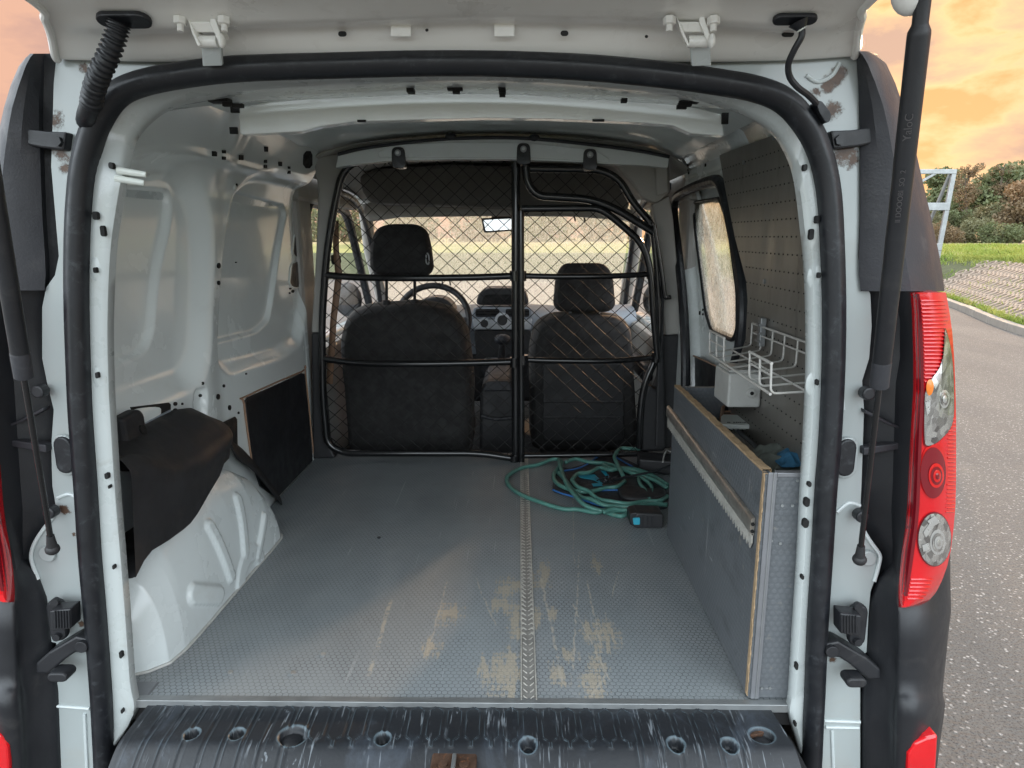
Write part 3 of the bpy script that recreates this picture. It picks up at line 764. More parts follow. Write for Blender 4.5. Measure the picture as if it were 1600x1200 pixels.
# front pillars framing the partition
def poly(name, pts, Y, t, mat, bevel=.004, parent=None, **kw):
    return MB().prism([PY(x, y, Y) for x, y in pts], (0, t, 0)).out(name, mat, parent or van, smooth=False, bevel=bevel, **kw)
poly('pillar_trim', [(489,243),(530,240),(545,262),(533,275),(518,330),(506,420),(503,520),(486,520),(493,400),(497,300)], 2.58, .06, 'cab_grey', .008)
poly('pillar_trim_lower', [(486,520),(503,518),(504,600),(512,690),(524,716),(488,718),(487,600)], 2.58, .06, 'cab_dark', .008)
poly('upper_corner_trim', [(941,246),(1046,246),(1048,300),(1026,318),(1005,310),(985,285),(965,262)], 2.57, .05, 'cab_grey', .01)
poly('corner_trim_cover', [(1024,262),(1043,256),(1045,300),(1026,306)], 2.55, .02, 'cab_grey', .004)
# B-post trim on the right, light above, dark below
poly('pillar_trim', [(1019,320),(1046,305),(1052,340),(1060,430),(1062,522),(1040,524),(1034,470),(1030,400)], 2.60, .05, 'cab_grey', .006)
poly('pillar_trim_lower', [(1036,524),(1062,522),(1064,600),(1056,700),(1000,706),(1010,640),(1028,590)], 2.60, .05, 'cab_dark', .008)
poly('floor_end_trim', [(1000,640),(1012,600),(1032,612),(1040,640),(1040,706),(1003,706)], 2.56, .06, 'cab_dark', .012)
poly('belt_cover', [(1023,400),(1030,395),(1038,470),(1037,560),(1040,700),(1024,700),(1028,560),(1024,470)], 2.55, .03, 'cab_dark', .006)

# ---------- right wall: sheet with a door aperture
door_poly = rpoly([(PX(x, y, XR).y, PX(x, y, XR).z) for x, y in [(1058,300),(1112,282),(1130,286),(1140,320),(1160,430),(1163,500),(1150,575),(1140,620),(1125,700),(1072,700),(1070,560),(1066,450),(1056,340)]], .05)
sd = sdf(door_poly, GY, GZ)
XWR = XR + step(sd, .012, .055) - .09*smooth((GZ-1.665)/.13)
XWR = XWR + .006*smooth(.5-np.abs(GZ-1.63)/.02)
win_poly = [(PX(x, y, XR+.055).y, PX(x, y, XR+.055).z) for x, y in [(1087,317),(1129,310),(1142,348),(1157,455),(1157,514),(1150,532),(1117,517),(1108,488),(1091,365)]]
gridmesh('right_wall_sheet', XWR, 'white_in', van, flip=True, mask=sdf(win_poly, GY, GZ) < -.012)
b = MB(); sp = [PX(x, y, XR-.008) for x, y in [(1068,700),(1070,640),(1071,560),(1067,470),(1060,400),(1053,340),(1055,312),(1070,299),(1110,283),(1124,285),(1133,305),(1147,370),(1158,430),(1162,490),(1157,540),(1146,585),(1140,640),(1138,700)]]
b.tube(catmull(sp, 6), .017, 10); b.out('sliding_door_seal', 'rubber', van)
XD = XR+.050
def on_door(x, y, off=.002): return PX(x, y, XD)-Vector((off, 0, 0))
b = MB(); b.tube(fillet([on_door(x, y, .008) for x, y in [(1087,317),(1129,310),(1142,348),(1157,455),(1157,516),(1150,532),(1116,518),(1107,488),(1091,365)]], .03, 5, True), .007, 8, closed=True); b.out('door_glass_surround', 'rubber', van)
G1 = rpoly([(0, 0)], 0) if False else None
def rp(pts, r):
    q = fillet([Vector((x, y, 0)) for x, y in pts], r, 5, closed=True); return [(v.x, v.y) for v in q]
dg = wall_patch('sliding_door_window', rp([(1087,317),(1129,310),(1142,348),(1157,455),(1157,514),(1150,532),(1117,517),(1108,488),(1091,365)], 6), 'frost', .003, surf=lambda x, y: on_door(x, y, .007), sgn=-1)
door_frame_mb = MB()
for pts in ([(1066,330),(1072,318),(1086,312),(1082,330),(1100,480),(1110,528),(1150,548),(1148,570),(1104,546),(1088,500)],):
    pass
b = MB(); b.tube(catmull([on_door(x, y, .012) for x, y in [(1083,560),(1078,470),(1072,392),(1074,382),(1079,392),(1083,470),(1086,484)]], 5), .003, 6); b.out('door_pressing', 'white_in', van)
for x, y, w, h in [(1075,355,.014,.018),(1080,350,.006,.008),(1082,358,.005,.007),(1078,393,.016,.034),(1078,402,.005,.008),(1083,468,.014,.034),(1084,477,.005,.006),(1095,489,.010,.014),(1100,484,.006,.008),(1100,491,.006,.008),(1075,264,.009,.013),(1076,270,.008,.010),(1102,258,.008,.010),(1102,233,.010,.016),(1075,258,.008,.010)]:
    f = on_door(x, y, .004) if y > 300 else PX(x, y, XR-.008)
    pill(f, (1, 0, 0), (0, 0, 1), w, h, .004).out('sheet_hole', 'hole', van, smooth=False)
# black lower board of the sliding door
wall_patch('lower_door_board', [(1077,556),(1084,553),(1142,580),(1142,660),(1079,700)], 'doorpanel', .01, surf=lambda x, y: on_door(x, y, .010), sgn=-1)
b = MB(); b.tube([on_door(x, y, .018) for x, y in [(1077,640),(1077,560),(1083,552),(1141,578)]], .003, 6); b.out('board_edge', 'brown', van)

# ---------- perforated steel sheet on the right wall
def on_panel(x, y, off=0.): 
    p = PX(x, y, XR-.016); return p
pp = [(1124,243),(1129,240),(1206,212),(1300,205),(1300,900),(1180,850),(1160,780),(1138,640),(1138,600),(1150,575),(1165,530),(1168,470),(1166,440),(1148,370),(1134,300)]
lean = lambda p: Vector(p)
P = [lean(on_panel(x, y)) for x, y in pp]
perf = MB().prism(P, (.003, 0, 0)).out('perforated_sheet', 'panel', van, smooth=False)
b = MB(); cnt = 0
pY = [v.y for v in P]; pl = [(v.y, v.z) for v in P]
def inpoly(y, z, pl):
    c = False
    for i in range(len(pl)):
        a, d = pl[i], pl[(i+1) % len(pl)]
        if (a[1] > z) != (d[1] > z) and y < (d[0]-a[0])*(z-a[1])/(d[1]-a[1])+a[0]: c = not c
    return c
for iz in range(60):
    z = .86+iz*.038
    if z > 1.70: break
    for iy in range(60):
        y = 1.2+iy*.026+(.013 if iz % 2 else 0)
        if y > 2.15 or not inpoly(y, z-.008, pl) or not inpoly(y, z+.008, pl): continue
        x = XR-.016-.0006
        disc((x, y, z), (1, 0, 0), .0018, .0012, b, 6)
b.out('perforations', 'hole', van, smooth=False)['kind'] = 'stuff'
for x, y in ((1163,254),(1210,215),(1195,440)):
    disc(lean(on_panel(x, y))-Vector((.002, 0, 0)), (1, 0, 0), .006, .004).out('sheet_rivet', 'steel', van, smooth=False)

# ---------- floor
YE = 1.137
zf = FZ
MB().box((-.80, YE+.004, zf-.012), (.0035, 2.66, zf)).out('floor_board', 'floor', van, smooth=False)
MB().box((.0345, YE+.004, zf-.012), (.60, 2.66, zf)).out('floor_board', 'floor', van, smooth=False)
MB().box((-.82, YE+.01, zf-.05), (.62, 2.70, zf-.0125)).out('floor_base', 'cab_dark', van, smooth=False)
strip = MB().box((.0040, YE+.006, zf-.010), (.0340, 2.60, zf+.0012)).out('joint_strip', 'strip', van, smooth=False)
b = MB()
for i in range(74):
    y = YE+.014+i*.0195
    for s in (-1, 1):
        c = Vector((.019+s*.0065, y, zf+.0014)); d = Vector((s*.0035, .0045, 0))
        b.tube([c-d, c+d], .0013, 5)
st = b.out('strip_studs', 'stripedge', van); st['kind'] = 'stuff'
b = MB()
for s, x in ((-1, .0048), (1, .0332)):
    b.box((x-.0012, YE+.006, zf+.0008), (x+.0012, 2.60, zf+.0030))
    for i in range(60):
        y = 1.36+i*.0205
        b.prism([(x-s*.001, y, zf+.0010), (x-s*.001, y+.012, zf+.0010), (x-s*.0065, y+.006, zf+.0010)], (0, 0, .0016))
b.out('strip_edges', 'stripedge', van, smooth=False)['kind'] = 'stuff'
MB().box((-.745, YE-.004, zf-.014), (.545, YE+.012, zf+.0022)).out('floor_edge_trim', 'steel', van, smooth=False, bevel=.001)
MB().box((-.79, YE+.010, zf-.010), (-.70, YE+.055, zf+.002)).out('floor_corner_piece', 'grey_al', van, smooth=False, bevel=.004)
for x, y in ((360,1050),(458,1051),(505,1022),(700,965),(592,840)):
    c = PZ(x, y, zf+.001); disc(c, (0, 0, 1), .005, .003).out('floor_screw', 'strip' if y != 840 else 'trim', van, smooth=False)

# ---------- sill step cover: ribbed black plastic
U, V = 520, 90
us = np.linspace(0, 1, U); vs = np.linspace(0, 1, V)
bl, br_ = PZ(236, 1094, .574), PZ(1204, 1106, .574)
fl, fr = PZ(150, 1235, .535), PZ(1268, 1240, .535)
UU, VV = np.meshgrid(us, vs)
SX = (bl.x*(1-VV)+fl.x*VV)*(1-UU)+(br_.x*(1-VV)+fr.x*VV)*UU
SY = (bl.y*(1-VV)+fl.y*VV)*(1-UU)+(br_.y*(1-VV)+fr.y*VV)*UU
SZ = .572-.006*VV-.034*smooth((VV-.55)/.45)
pitch = .0345
ph = (SX-XC)/pitch; fr_ = ph-np.floor(ph); cx = np.abs(fr_-.5)*pitch
vm = VV*(bl.y-fl.y)
ends = np.clip((.020-vm)/.012, 0, 1.0)
tri = cx+ .010*ends**1.5
rib = smooth((.0125-tri)/.004)
out_rim = smooth((.0150-tri)/.002)-smooth((.0128-tri)/.002)
amp = smooth((.47-np.abs(UU-.47))/.02)
mid = np.abs(SX-XC) < .30
back = np.where(mid, .095, .15)
ends2 = np.clip((vm-(back-.012))/.012, 0, 1.0)*mid
tri2 = cx+.010*np.clip((.020-vm)/.012, 0, 1)**1.5+.010*ends2**1.5
line = np.exp(-((tri2-.0125)/.0013)**2)
SZ = SZ + amp*(.0012*smooth((.0125-tri2)/.003) + .0024*line)*np.where(mid & (vm > .11), 0, 1)
SZ = SZ + np.array([[.0012*mnoise.noise(Vector((float(SX[i, j])*9, float(SY[i, j])*9, 1))) for j in range(U)] for i in range(V)])
hol = [(300,1150,.013,.0),(370,1150,.013,.0),(598,1156,.013,0),(825,1164,.014,0),(1056,1165,.014,0),(1140,1166,.014,0)]
big = [(458,1152,.026),(1190,1152,.022)]
def spx(x, y): return PZ(x, y, .566)
for x, y, r, _ in hol:
    c = spx(x, y); d = np.hypot(SX-c.x, (SY-c.y)*.9); SZ = SZ*1 - .020*smooth((r-d)/.003) + .0010*smooth(1-np.abs(d-r*1.15)/.004)
for x, y, r in big:
    c = spx(x, y); d = np.hypot(SX-c.x, (SY-c.y)*1.1); SZ = SZ - .012*smooth((r-d)/.006) + .0008*smooth(1-np.abs(d-r*1.1)/.004)
v = np.stack([SX, SY, SZ], -1).reshape(-1, 3); idx = np.arange(U*V).reshape(V, U)
q = np.stack([idx[:-1, :-1], idx[1:, :-1], idx[1:, 1:], idx[:-1, 1:]], -1).reshape(-1, 4)
mesh_np('sill_cover', v, q, 'sill', van)
MB().box((-.715, .96, .42), (.505, 1.130, .520)).out('sill_beam', 'cab_dark', van, smooth=False)
for x, y in ((455, 1153), (1192, 1157)):
    c = spx(x, y)+Vector((0, 0, -.010)); b = MB(); b.ball(c, .020, 18, 8, (1, 1, .45)); b.out('sill_plug', 'bumper', van)
for x, y in ((1178, 1140), (262, 1132)):
    c = spx(x, y); pill(c+Vector((0, 0, -.006)), (0, 0, 1), (1, .3, 0), .022, .040, .010).out('tie_down_eye', 'rusty' if x > 900 else 'bumper', van, smooth=False, bevel=.002)
# latch at the sill centre
lt = empty('latch_striker', PZ(710, 1190, .56), parent=van)
def lbox(name, a, c, mat, **kw): return MB().box(a, c).out(name, mat, lt, smooth=False, **kw)
L0 = PZ(676, 1174, .562); L1 = PZ(746, 1174, .562)
o1 = lbox('striker_plate', (L0.x, .93, .540), (L1.x, L0.y, .562), 'rusty', bevel=.003)
o2 = lbox('striker_bar', ((L0.x+L1.x)/2-.003, .95, .562), ((L0.x+L1.x)/2+.004, L0.y-.012, .570), 'steel', bevel=.002)
for s in (-.018, .018):
    disc(((L0.x+L1.x)/2+s, L0.y-.032, .563), (0, 0, 1), .008, .005).out('striker_bolt', 'rusty', lt, smooth=False)

# ---------- left wheel arch
ar = empty('wheel_arch', (-.75, 1.55, FZ), parent=van)
# long half-ellipse hump, inner face at x = -.69
def arch_x(y):
    # plan outline of the arch foot on the floor
    f = [(1.10,-.80),(1.195,-.798),(1.205,-.775),(1.22,-.742),(1.25,-.712),(1.30,-.702),(1.42,-.697),(1.6,-.692),(1.78,-.687),(1.845,-.687),(1.868,-.694),(1.878,-.72),(1.882,-.81)]
    return np.interp(y, [a for a, _ in f], [c for _, c in f])
def arch_top(y):
    f = [(1.19,.60),(1.21,.70),(1.25,.77),(1.32,.82),(1.45,.855),(1.58,.865),(1.70,.845),(1.78,.80),(1.83,.745),(1.862,.68),(1.88,.59)]
    return np.interp(y, [a for a, _ in f], [c for _, c in f])
NY, NT = 200, 90
ys = np.concatenate([np.linspace(1.192, 1.30, 40), np.linspace(1.303, 1.80, 110), np.linspace(1.803, 1.8815, 50)])
ts = np.linspace(0, 1, NT)
fing = [((366,795),(366,884)),((388,770),(392,868)),((417,800),(399,870)),((341,815),(357,890)),((307,930),(345,934))]
def seg_sd(py_, pz_, a, c):
    e = (c[0]-a[0], c[1]-a[1]); L2 = e[0]**2+e[1]**2
    t = np.clip(((py_-a[0])*e[0]+(pz_-a[1])*e[1])/L2, 0, 1); return np.hypot(py_-a[0]-t*e[0], pz_-a[1]-t*e[1])
segs = []
for a, c in fing[1:]:
    A = PX(*a, -.692); C = PX(*c, -.692); segs.append(((A.y, A.z), (C.y, C.z)))
fx = lambda x, y: (lambda q: (q.y, q.z))(PX(x, y, -.692))
segs = [((*fx(343,822),), (*fx(362,900),), .017), ((*fx(384,780),), (*fx(383,862),), .017), ((*fx(414,808),), (*fx(400,868),), .014), ((*fx(311,928),), (*fx(343,930),), .024)]
arc_c = fx(392, 905)
rows = []
for t in ts:
    r = []
    for y in ys:
        z0 = FZ; z1 = arch_top(y); xf = arch_x(y)
        # section: near-vertical side that rolls over into the crown
        a = t*math.pi/2*1.0
        k = t
        z = z0+(z1-z0)*math.sin(min(1, k)*math.pi/2)**1.0
        x = xf-(xf+.815)*(1-math.cos(k*math.pi/2)**.55)
        r.append([x, y, z])
    rows.append(r)
A = np.array(rows)
Yq, Zq = A[..., 1], A[..., 2]
disp = np.zeros(Yq.shape)
for a, c, w in segs:
    d = seg_sd(Yq, Zq, a, c); disp = np.maximum(disp, .008*smooth((w-d)/.004))
dd = np.hypot(Yq-arc_c[0], Zq-arc_c[1])
disp = np.maximum(disp, .005*smooth((.090-dd)/.003)-.005*smooth((.045-dd)/.003))
A[..., 0] += disp
v = A.reshape(-1, 3); ny = len(ys); idx = np.arange(NT*ny).reshape(NT, ny)
q = np.stack([idx[:-1, :-1], idx[:-1, 1:], idx[1:, 1:], idx[1:, :-1]], -1).reshape(-1, 4)
mesh_np('wheel_arch_sheet', v, q, 'bluish', ar)
b = MB(); b.tube([(arch_x(y)+.003, y, FZ+.002) for y in ys], .0035, 6); b.out('arch_sealant', 'jbox', ar)
# black cover over the arch
low_ = sorted([(p.y, p.z) for p in [PX(x, y, -.697) for x, y in [(350,726),(343,745),(325,775),(310,802),(295,822),(262,846),(235,862),(215,890),(203,930),(192,985)]]])
cor_ = sorted([(p.y, p.z) for p in [PX(x, y, -.69) for x, y in [(170,742),(186,732),(220,719),(273,730),(316,708),(350,682)]]])
top__ = sorted([(p.y, p.z) for p in [PX(x, y, -.775) for x, y in [(190,690),(205,682),(250,660),(293,638),(304,636),(322,644),(341,659)]]])
ip = lambda t, y: float(np.interp(y, [q[0] for q in t], [q[1] for q in t]))
rows = []
for Y in list(np.linspace(1.147, 1.55, 14))+[1.59, 1.62, 1.64, 1.652, 1.658]:
    e_ = max(0, (Y-1.53)/.128); sh = .075*(1-math.sqrt(max(0, 1-e_**2.5)))
    lz, cz_, tz = ip(low_, Y), ip(cor_, Y), ip(top__, Y)
    lx, cx_, tx = -.695-sh*.9, -.682-sh, -.765-sh*.3
    tz -= sh*.35
    rows.append([Vector((x, Y, z)) for x, z in [(-.812, lz), (lx-.03, lz-.003), (lx-.004, lz), (lx, lz+.012), ((lx+cx_)/2, (lz+cz_)/2), (cx_-.001, cz_-.02), (cx_-.006, cz_-.002), (cx_-.02, cz_+.012), ((cx_+tx)/2-.006, (cz_+tz)/2+.004), (tx-.008, tz-.003), (tx-.022, tz), (-.815, tz-.004)]])
rows.append([Vector((-.81, 1.659, v.z)) for v in rows[-1]])
R2 = [catmull(r, 4) for r in rows]
o = MB().loft(R2).out('arch_cover', 'cover', ar, auto=0); fix(o)
b = MB(); b.prism([Vector((-.800, 1.30, .97)), Vector((-.800, 1.375, .985)), Vector((-.800, 1.37, 1.075)), Vector((-.800, 1.355, 1.088)), Vector((-.800, 1.29, 1.085))], (.030, 0, 0)); b.out('cover_tab', 'cover', ar, smooth=False, bevel=.008)
disc((-.768, 1.352, 1.045), (1, 0, 0), .008, .004, ratio=1.8).out('tab_hole', 'hole', ar, smooth=False)
# black side flap running from the cover down to the floor
P = [on_left(x, y, .006) for x, y in [(345,664),(352,684),(375,702),(395,724),(412,745),(430,768)]]
Q = [Vector((max(-.80, p.x)+.03, p.y-.03, p.z)) for p in P]
b = MB(); b.loft([catmull(P, 4), catmull([Vector((-.770, p.y-.03, p.z-.05)) for p in P], 4)]); b.out('arch_flap', 'cover', ar, solid=.004)

# ---------- outer shell: sides and roof that shade the load bay
def shell(name, mat, pts, vec): return MB().prism(pts, vec).out(name, mat, van, smooth=False)
PRO = [(0,1.84),(.30,1.832),(.46,1.806),(.55,1.775),(.60,1.744)]+[(PY(g_, y, 1.21).x-XC-.012, PY(g_, y, 1.21).z-.004) for y, g_ in [(100,1385),(130,1399),(165,1411),(200,1421),(240,1432),(280,1441),(340,1455),(400,1468),(455,1476),(560,1488),(700,1492)]]+[(.79,.80),(.79,.36)]
def side_shell(sgn, y0, y1, z0, z1, name='outer_side'):
    pr = [(XC+sgn*a, z) for a, z in PRO if z0-.001 <= z <= z1+.001]
    zz = [z for a, z in PRO]; aa = [a for a, z in PRO]
    def at_(z): return XC+sgn*np.interp(-z, [-q for q in zz], aa)
    pr = [(at_(z), z) for z in [z1]]+[q for q in pr if z0 < q[1] < z1]+[(at_(z0), z0)]
    return MB().loft([[Vector((x, y, z)) for x, z in pr] for y in np.linspace(y0, y1, 5)]).out(name, 'white', van, solid=.004)
side_shell(-1, 1.24, 2.70, .36, 1.744); side_shell(1, 1.24, 1.90, .36, 1.744)
side_shell(1, 1.90, 2.70, .36, 1.04); side_shell(1, 2.56, 2.70, 1.04, 1.744); side_shell(1, 1.90, 2.56, 1.62, 1.744)
top_pr = [(-a, z) for a, z in PRO[:5]][::-1]+PRO[1:5]
MB().loft([[Vector((XC+a, y, z)) for a, z in top_pr] for y in (1.20, 1.3, 1.8, 2.4, 3.0, 3.4, 3.72)]).out('roof', 'white', van, solid=.004)
shell('underbody', 'cab_dark', [(-.88, 1.1, .30), (.68, 1.1, .30), (.68, 4.6, .30), (-.88, 4.6, .30)], (0, 0, .06))

# ================================================================ PARTITION GRILLE
YG = 2.56
gr = empty('partition_grille', (XC, YG, FZ), parent=van)
RT = .0135
def g(x, y, dy=0): return PY(x, y, YG+dy)
def bar(name, pts, r=RT, rad=.06, dy=0, seg=8, mat='tube', closed=False):
    return MB().tube(fillet([g(x, y, dy) for x, y in pts], rad, 6, closed), r, 12, closed=closed).out(name, mat, gr)
left_pts = [(801,716),(749,708),(536,708),(511,694),(504,620),(503,500),(510,400),(521,330),(533,275),(550,254),(600,249),(700,246),(799,247)]
bar('frame_tube', left_pts, RT, .07)
bar('centre_post', [(806,727),(806,232)], .0165)
bar('hinge_post', [(815,722),(814,330)], .012, dy=-.012)
bar('curved_brace', [(822,232),(822,282),(838,306),(922,311),(962,326),(1022,363)], .0145, .10, dy=-.01)
bar('frame_tube', [(828,263),(939,265),(968,280),(991,320),(1020,350),(1027,420),(1032,500),(1028,555),(1006,600),(1000,650),(999,700)], RT, .06)
bar('door_tube', [(815,326),(935,325),(958,340),(1005,381),(1017,424),(1022,500),(1028,560)], .013, .06, dy=-.014)
bar('door_tube', [(818,712),(900,711),(999,709)], .011, .05)
def bulge(pts, d): 
    P = [g(x, y) for x, y in pts]; n = len(P)-1
    return [p+Vector((0, -d*math.sin(math.pi*i/n), 0)) for i, p in enumerate(P)]
for pts in ([(505,429),(560,433),(650,434),(740,433),(802,431)], [(503,560),(560,566),(650,567),(740,566),(804,565)]):
    MB().tube(catmull(bulge(pts, .02), 5), .0125, 12).out('crossbar', 'tube', gr)
for pts in ([(816,431),(880,432),(960,431),(1018,428)], [(820,562),(880,563),(960,563),(1026,558)]):
    MB().tube(catmull(bulge(pts, .01), 5), .0105, 12).out('door_crossbar', 'tube', gr)
for x, y in ((804,431),(804,566),(815,431),(818,562),(804,718),(1018,428),(1026,558)):
    p = g(x, y, -.006); MB().tube([p+Vector((0, 0, -.018)), p+Vector((0, 0, .018))], .018, 12).out('joint_sleeve', 'tube', gr)
for x, y, dx in ((622,239,8),(818,233,4),(922,242,0)):
    c = PY(x, y, 2.488)
    hgt = .05
    MB().prism([p for p in fillet([c+Vector(q) for q in [(-.022, 0, .020), (.022, 0, .020), (.026, 0, -hgt), (-.024, 0, -hgt)]], .018, 5, True)], (0, .05, 0)).out('mounting_tab', 'tube', gr, smooth=False, bevel=.002)
    disc(c+Vector((0, -.003, 0)), (0, 1, 0), .011, .006, seg=16).out('tab_bolt', 'steel', gr, smooth=False, bevel=.001)
    disc(c+Vector((0, -.008, 0)), (0, 1, 0), .006, .008, seg=6).out('bolt_head', 'chrome', gr, smooth=False)
bar('latch_hook', [(1022,352),(1030,400),(1036,440),(1039,466),(1048,464)], .008, .02, dy=-.03)
# diamond wire netting
def netting(name, poly2, dyoff, mb):
    pl = [(g(x, y).x, g(x, y).z) for x, y in poly2]
    xs = [p[0] for p in pl]; zs = [p[1] for p in pl]
    D = .0545; cx, cz = (min(xs)+max(xs))/2, (min(zs)+max(zs))/2
    for s in (1, -1):
        # lines  z = s*x*.92 + c
        m = s*.92
        c = min(zs)-1.5
        while c < max(zs)+1.5:
            hit = []
            for i in range(len(pl)):
                a, d = pl[i], pl[(i+1) % len(pl)]
                fa = a[1]-m*(a[0]-cx)-c; fd = d[1]-m*(d[0]-cx)-c
                if (fa > 0) != (fd > 0):
                    t = fa/(fa-fd); hit.append(a[0]+(d[0]-a[0])*t)
            hit.sort()
            for k in range(0, len(hit)-1, 2):
                x0, x1 = hit[k], hit[k+1]; ln = (x1-x0)
                if ln < .01: continue
                nseg = max(2, int(ln/.013)); path = []
                for j in range(nseg+1):
                    x = x0+ln*j/nseg; z = m*(x-cx)+c
                    w = .0012*math.sin(2*math.pi*(x-cx)/(D/ .92)*.5+s)
                    sag = .0016*mnoise.noise(Vector((x*9, z*9, s)))
                    path.append(Vector((x, YG+dyoff+w*1.2+s*.0012, z+sag*2)))
                mb.tube(path, .0016, 4, caps=False)
            c += D
    return mb
b = MB()
netting('n', [(803,712),(540,706),(514,692),(507,620),(506,500),(513,400),(524,330),(537,275),(553,256),(600,252),(700,249),(803,250)], -.002, b)
b.out('wire_netting', 'net', gr, auto=0)['kind'] = 'stuff'
b = MB(); netting('n', [(818,708),(998,706),(1000,650),(1006,600),(1027,555),(1022,500),(1015,424),(1003,383),(956,343),(931,328),(816,329)], -.004, b)
b.out('wire_netting', 'net', gr, auto=0)['kind'] = 'stuff'
b = MB(); netting('n', [(822,266),(939,268),(966,283),(989,322),(1018,352),(1020,360),(962,324),(922,309),(840,303),(825,284)], 0, b)
b.out('wire_netting', 'net', gr, auto=0)['kind'] = 'stuff'

# ================================================================ CAB
def rrect(x0, z0, x1, z1, Y, r, seg=6):
    return fillet([Vector((x0, Y, z0)), Vector((x1, Y, z0)), Vector((x1, Y, z1)), Vector((x0, Y, z1))], r, seg, True)
CL, CR = -.86, .66      # inner cab sides
def seat(label_name, Y, outline, headrest, posts, pan, tilt=.12, hard=False):
    e = empty(label_name, (XC, Y, .35), parent=van)
    P = fillet([PY(x, y, Y) for x, y in outline], .05, 6, True)
    cz = .58
    P = [Vector((p.x, p.y+(p.z-cz)*tilt*0, p.z)) for p in P]
    o = pillow(P, (0, 1, 0), .15, 5, .10).out('backrest', 'seat', e, auto=0)
    # bolster: lighter flanks of the front side
    P2 = [p+Vector((0, .045, 0)) for p in P]; c = sum(P2, Vector())/len(P2); P2 = [c+(p-c)*1.03 for p in P2]
    pillow(P2, (0, 1, 0), .11, 4, .12).out('backrest_front', 'seat_side', e, auto=0)
    if headrest:
        H = fillet([PY(x, y, Y+.01) for x, y in headrest], .035, 6, True)
        h = pillow(H, (0, 1, 0), .11, 5, .16).out('headrest', 'seat', e, auto=0)
    for (x0, y0, x1, y1) in posts:
        MB().tube([PY(x0, y0, Y+.01), PY(x1, y1, Y+.01)], .0065, 8).out('headrest_post', 'tube' if not hard else 'steel', e)
        p = PY(x1, y1, Y); disc(p+Vector((0, 0, .004)), (0, 0, 1), .018, .02, ratio=.8).out('post_collar', 'cab_dark', e, smooth=False, bevel=.003)
    x0, x1 = pan
    pillow(fillet([Vector((x0, Y+.10, .50)), Vector((x1, Y+.10, .50)), Vector((x1, Y+.55, .52)), Vector((x0, Y+.55, .52))], .08, 5, True), (0, 0, 1), .14, 4, .08).out('seat_cushion', 'seat', e, auto=0)
    MB().box((x0+.05, Y+.08, .36), (x1-.05, Y+.5, .45)).out('seat_base', 'cab_dark', e, smooth=False)
    return e
dr = seat('driver_seat', 2.90, [(551,730),(541,600),(534,530),(545,492),(572,478),(653,472),(705,482),(728,512),(738,590),(737,660),(732,730)],
          [(580,380),(590,356),(610,350),(652,350),(668,360),(674,385),(678,420),(670,431),(592,430),(580,420)], [(604,428,604,474),(648,428,648,473)], (-.70, -.22))
ps = seat('passenger_seat', 3.20, [(832,700),(829,600),(828,545),(836,507),(858,493),(900,488),(966,494),(984,512),(990,600),(995,700)],
          [(868,430),(880,411),(945,411),(957,430),(961,478),(950,487),(872,486),(864,476)], [(891,484,891,494),(937,484,937,494)], (.05, .50), hard=True)
b = MB().prism(fillet([PY(x, y, 3.10) for x, y in [(848,568),(975,568),(975,690),(848,690)]], .03, 5, True), (0, .02, 0)); b.out('back_panel', 'cab_dark', ps, smooth=False, bevel=.005)
for y in (628, 652): MB().tube([PY(850, y, 3.10), PY(973, y, 3.10)], .006, 8).out('panel_rib', 'cab_dark', ps)
lg = MB().tube(catmull([PY(x, y, 2.835) for x, y in [(667,395),(670,400),(670,412),(666,410),(666,398)]], 4), .003, 6).out('headrest_badge', 'silver', dr)
# belts
MB().loft([[PY(x, y, 2.68), PY(x+w, y, 2.68)] for x, y, w in [(519,345,10),(521,400,9),(524,430,11),(516,500,10),(510,600,10)]]).out('seat_belt', 'brown', van, solid=.002)
b = MB().prism(fillet([PY(x, y, 2.69) for x, y in [(516,398),(530,398),(532,412),(518,414)]], .01, 4, True), (0, .02, 0)); b.out('belt_anchor', 'seat_side', van, smooth=False, bevel=.002)

# cab floor, headliner, shelf, visors
MB().box((CL, 2.70, .30), (CR, 4.30, .37)).out('cab_floor', 'cab_dark', van, smooth=False)
MB().box((-.84, 2.60, .36), (.64, 2.75, .52)).out('cab_floor_step', 'cab_dark', van, smooth=False)
rows = []
for Y, dz in ((2.54, .0), (2.62, -.005), (3.0, -.01), (3.35, -.02), (3.62, -.045)):
    rows.append([(XC+t*.70, Y, 1.765+dz-.055*abs(t)**3-.05*abs(t)**9) for t in np.linspace(-1, 1, 25)])
MB().loft(rows).out('headliner', 'cab_liner', van, solid=.006)
# overhead shelf: dark underside recess then beige lip
poly('overhead_shelf', [(560,275),(585,263),(700,256),(900,262),(965,275),(985,318),(980,330),(600,318),(578,318),(566,300)], 3.10, .25, 'shelfdark', .02)
poly('overhead_shelf_lip', [(572,318),(590,311),(760,309),(960,314),(990,330),(1000,352),(980,344),(900,338),(760,337),(620,339),(575,346),(566,335)], 3.35, .10, 'cab_grey', .015)
# side header rails of the cab
for sx, x0, x1 in ((-1, CL, CL+.05), (1, CR-.05, CR)):
    MB().box((x0, 2.60, 1.56), (x1, 3.55, 1.78)).out('door_header', 'cab_grey', van, smooth=False, bevel=.015)
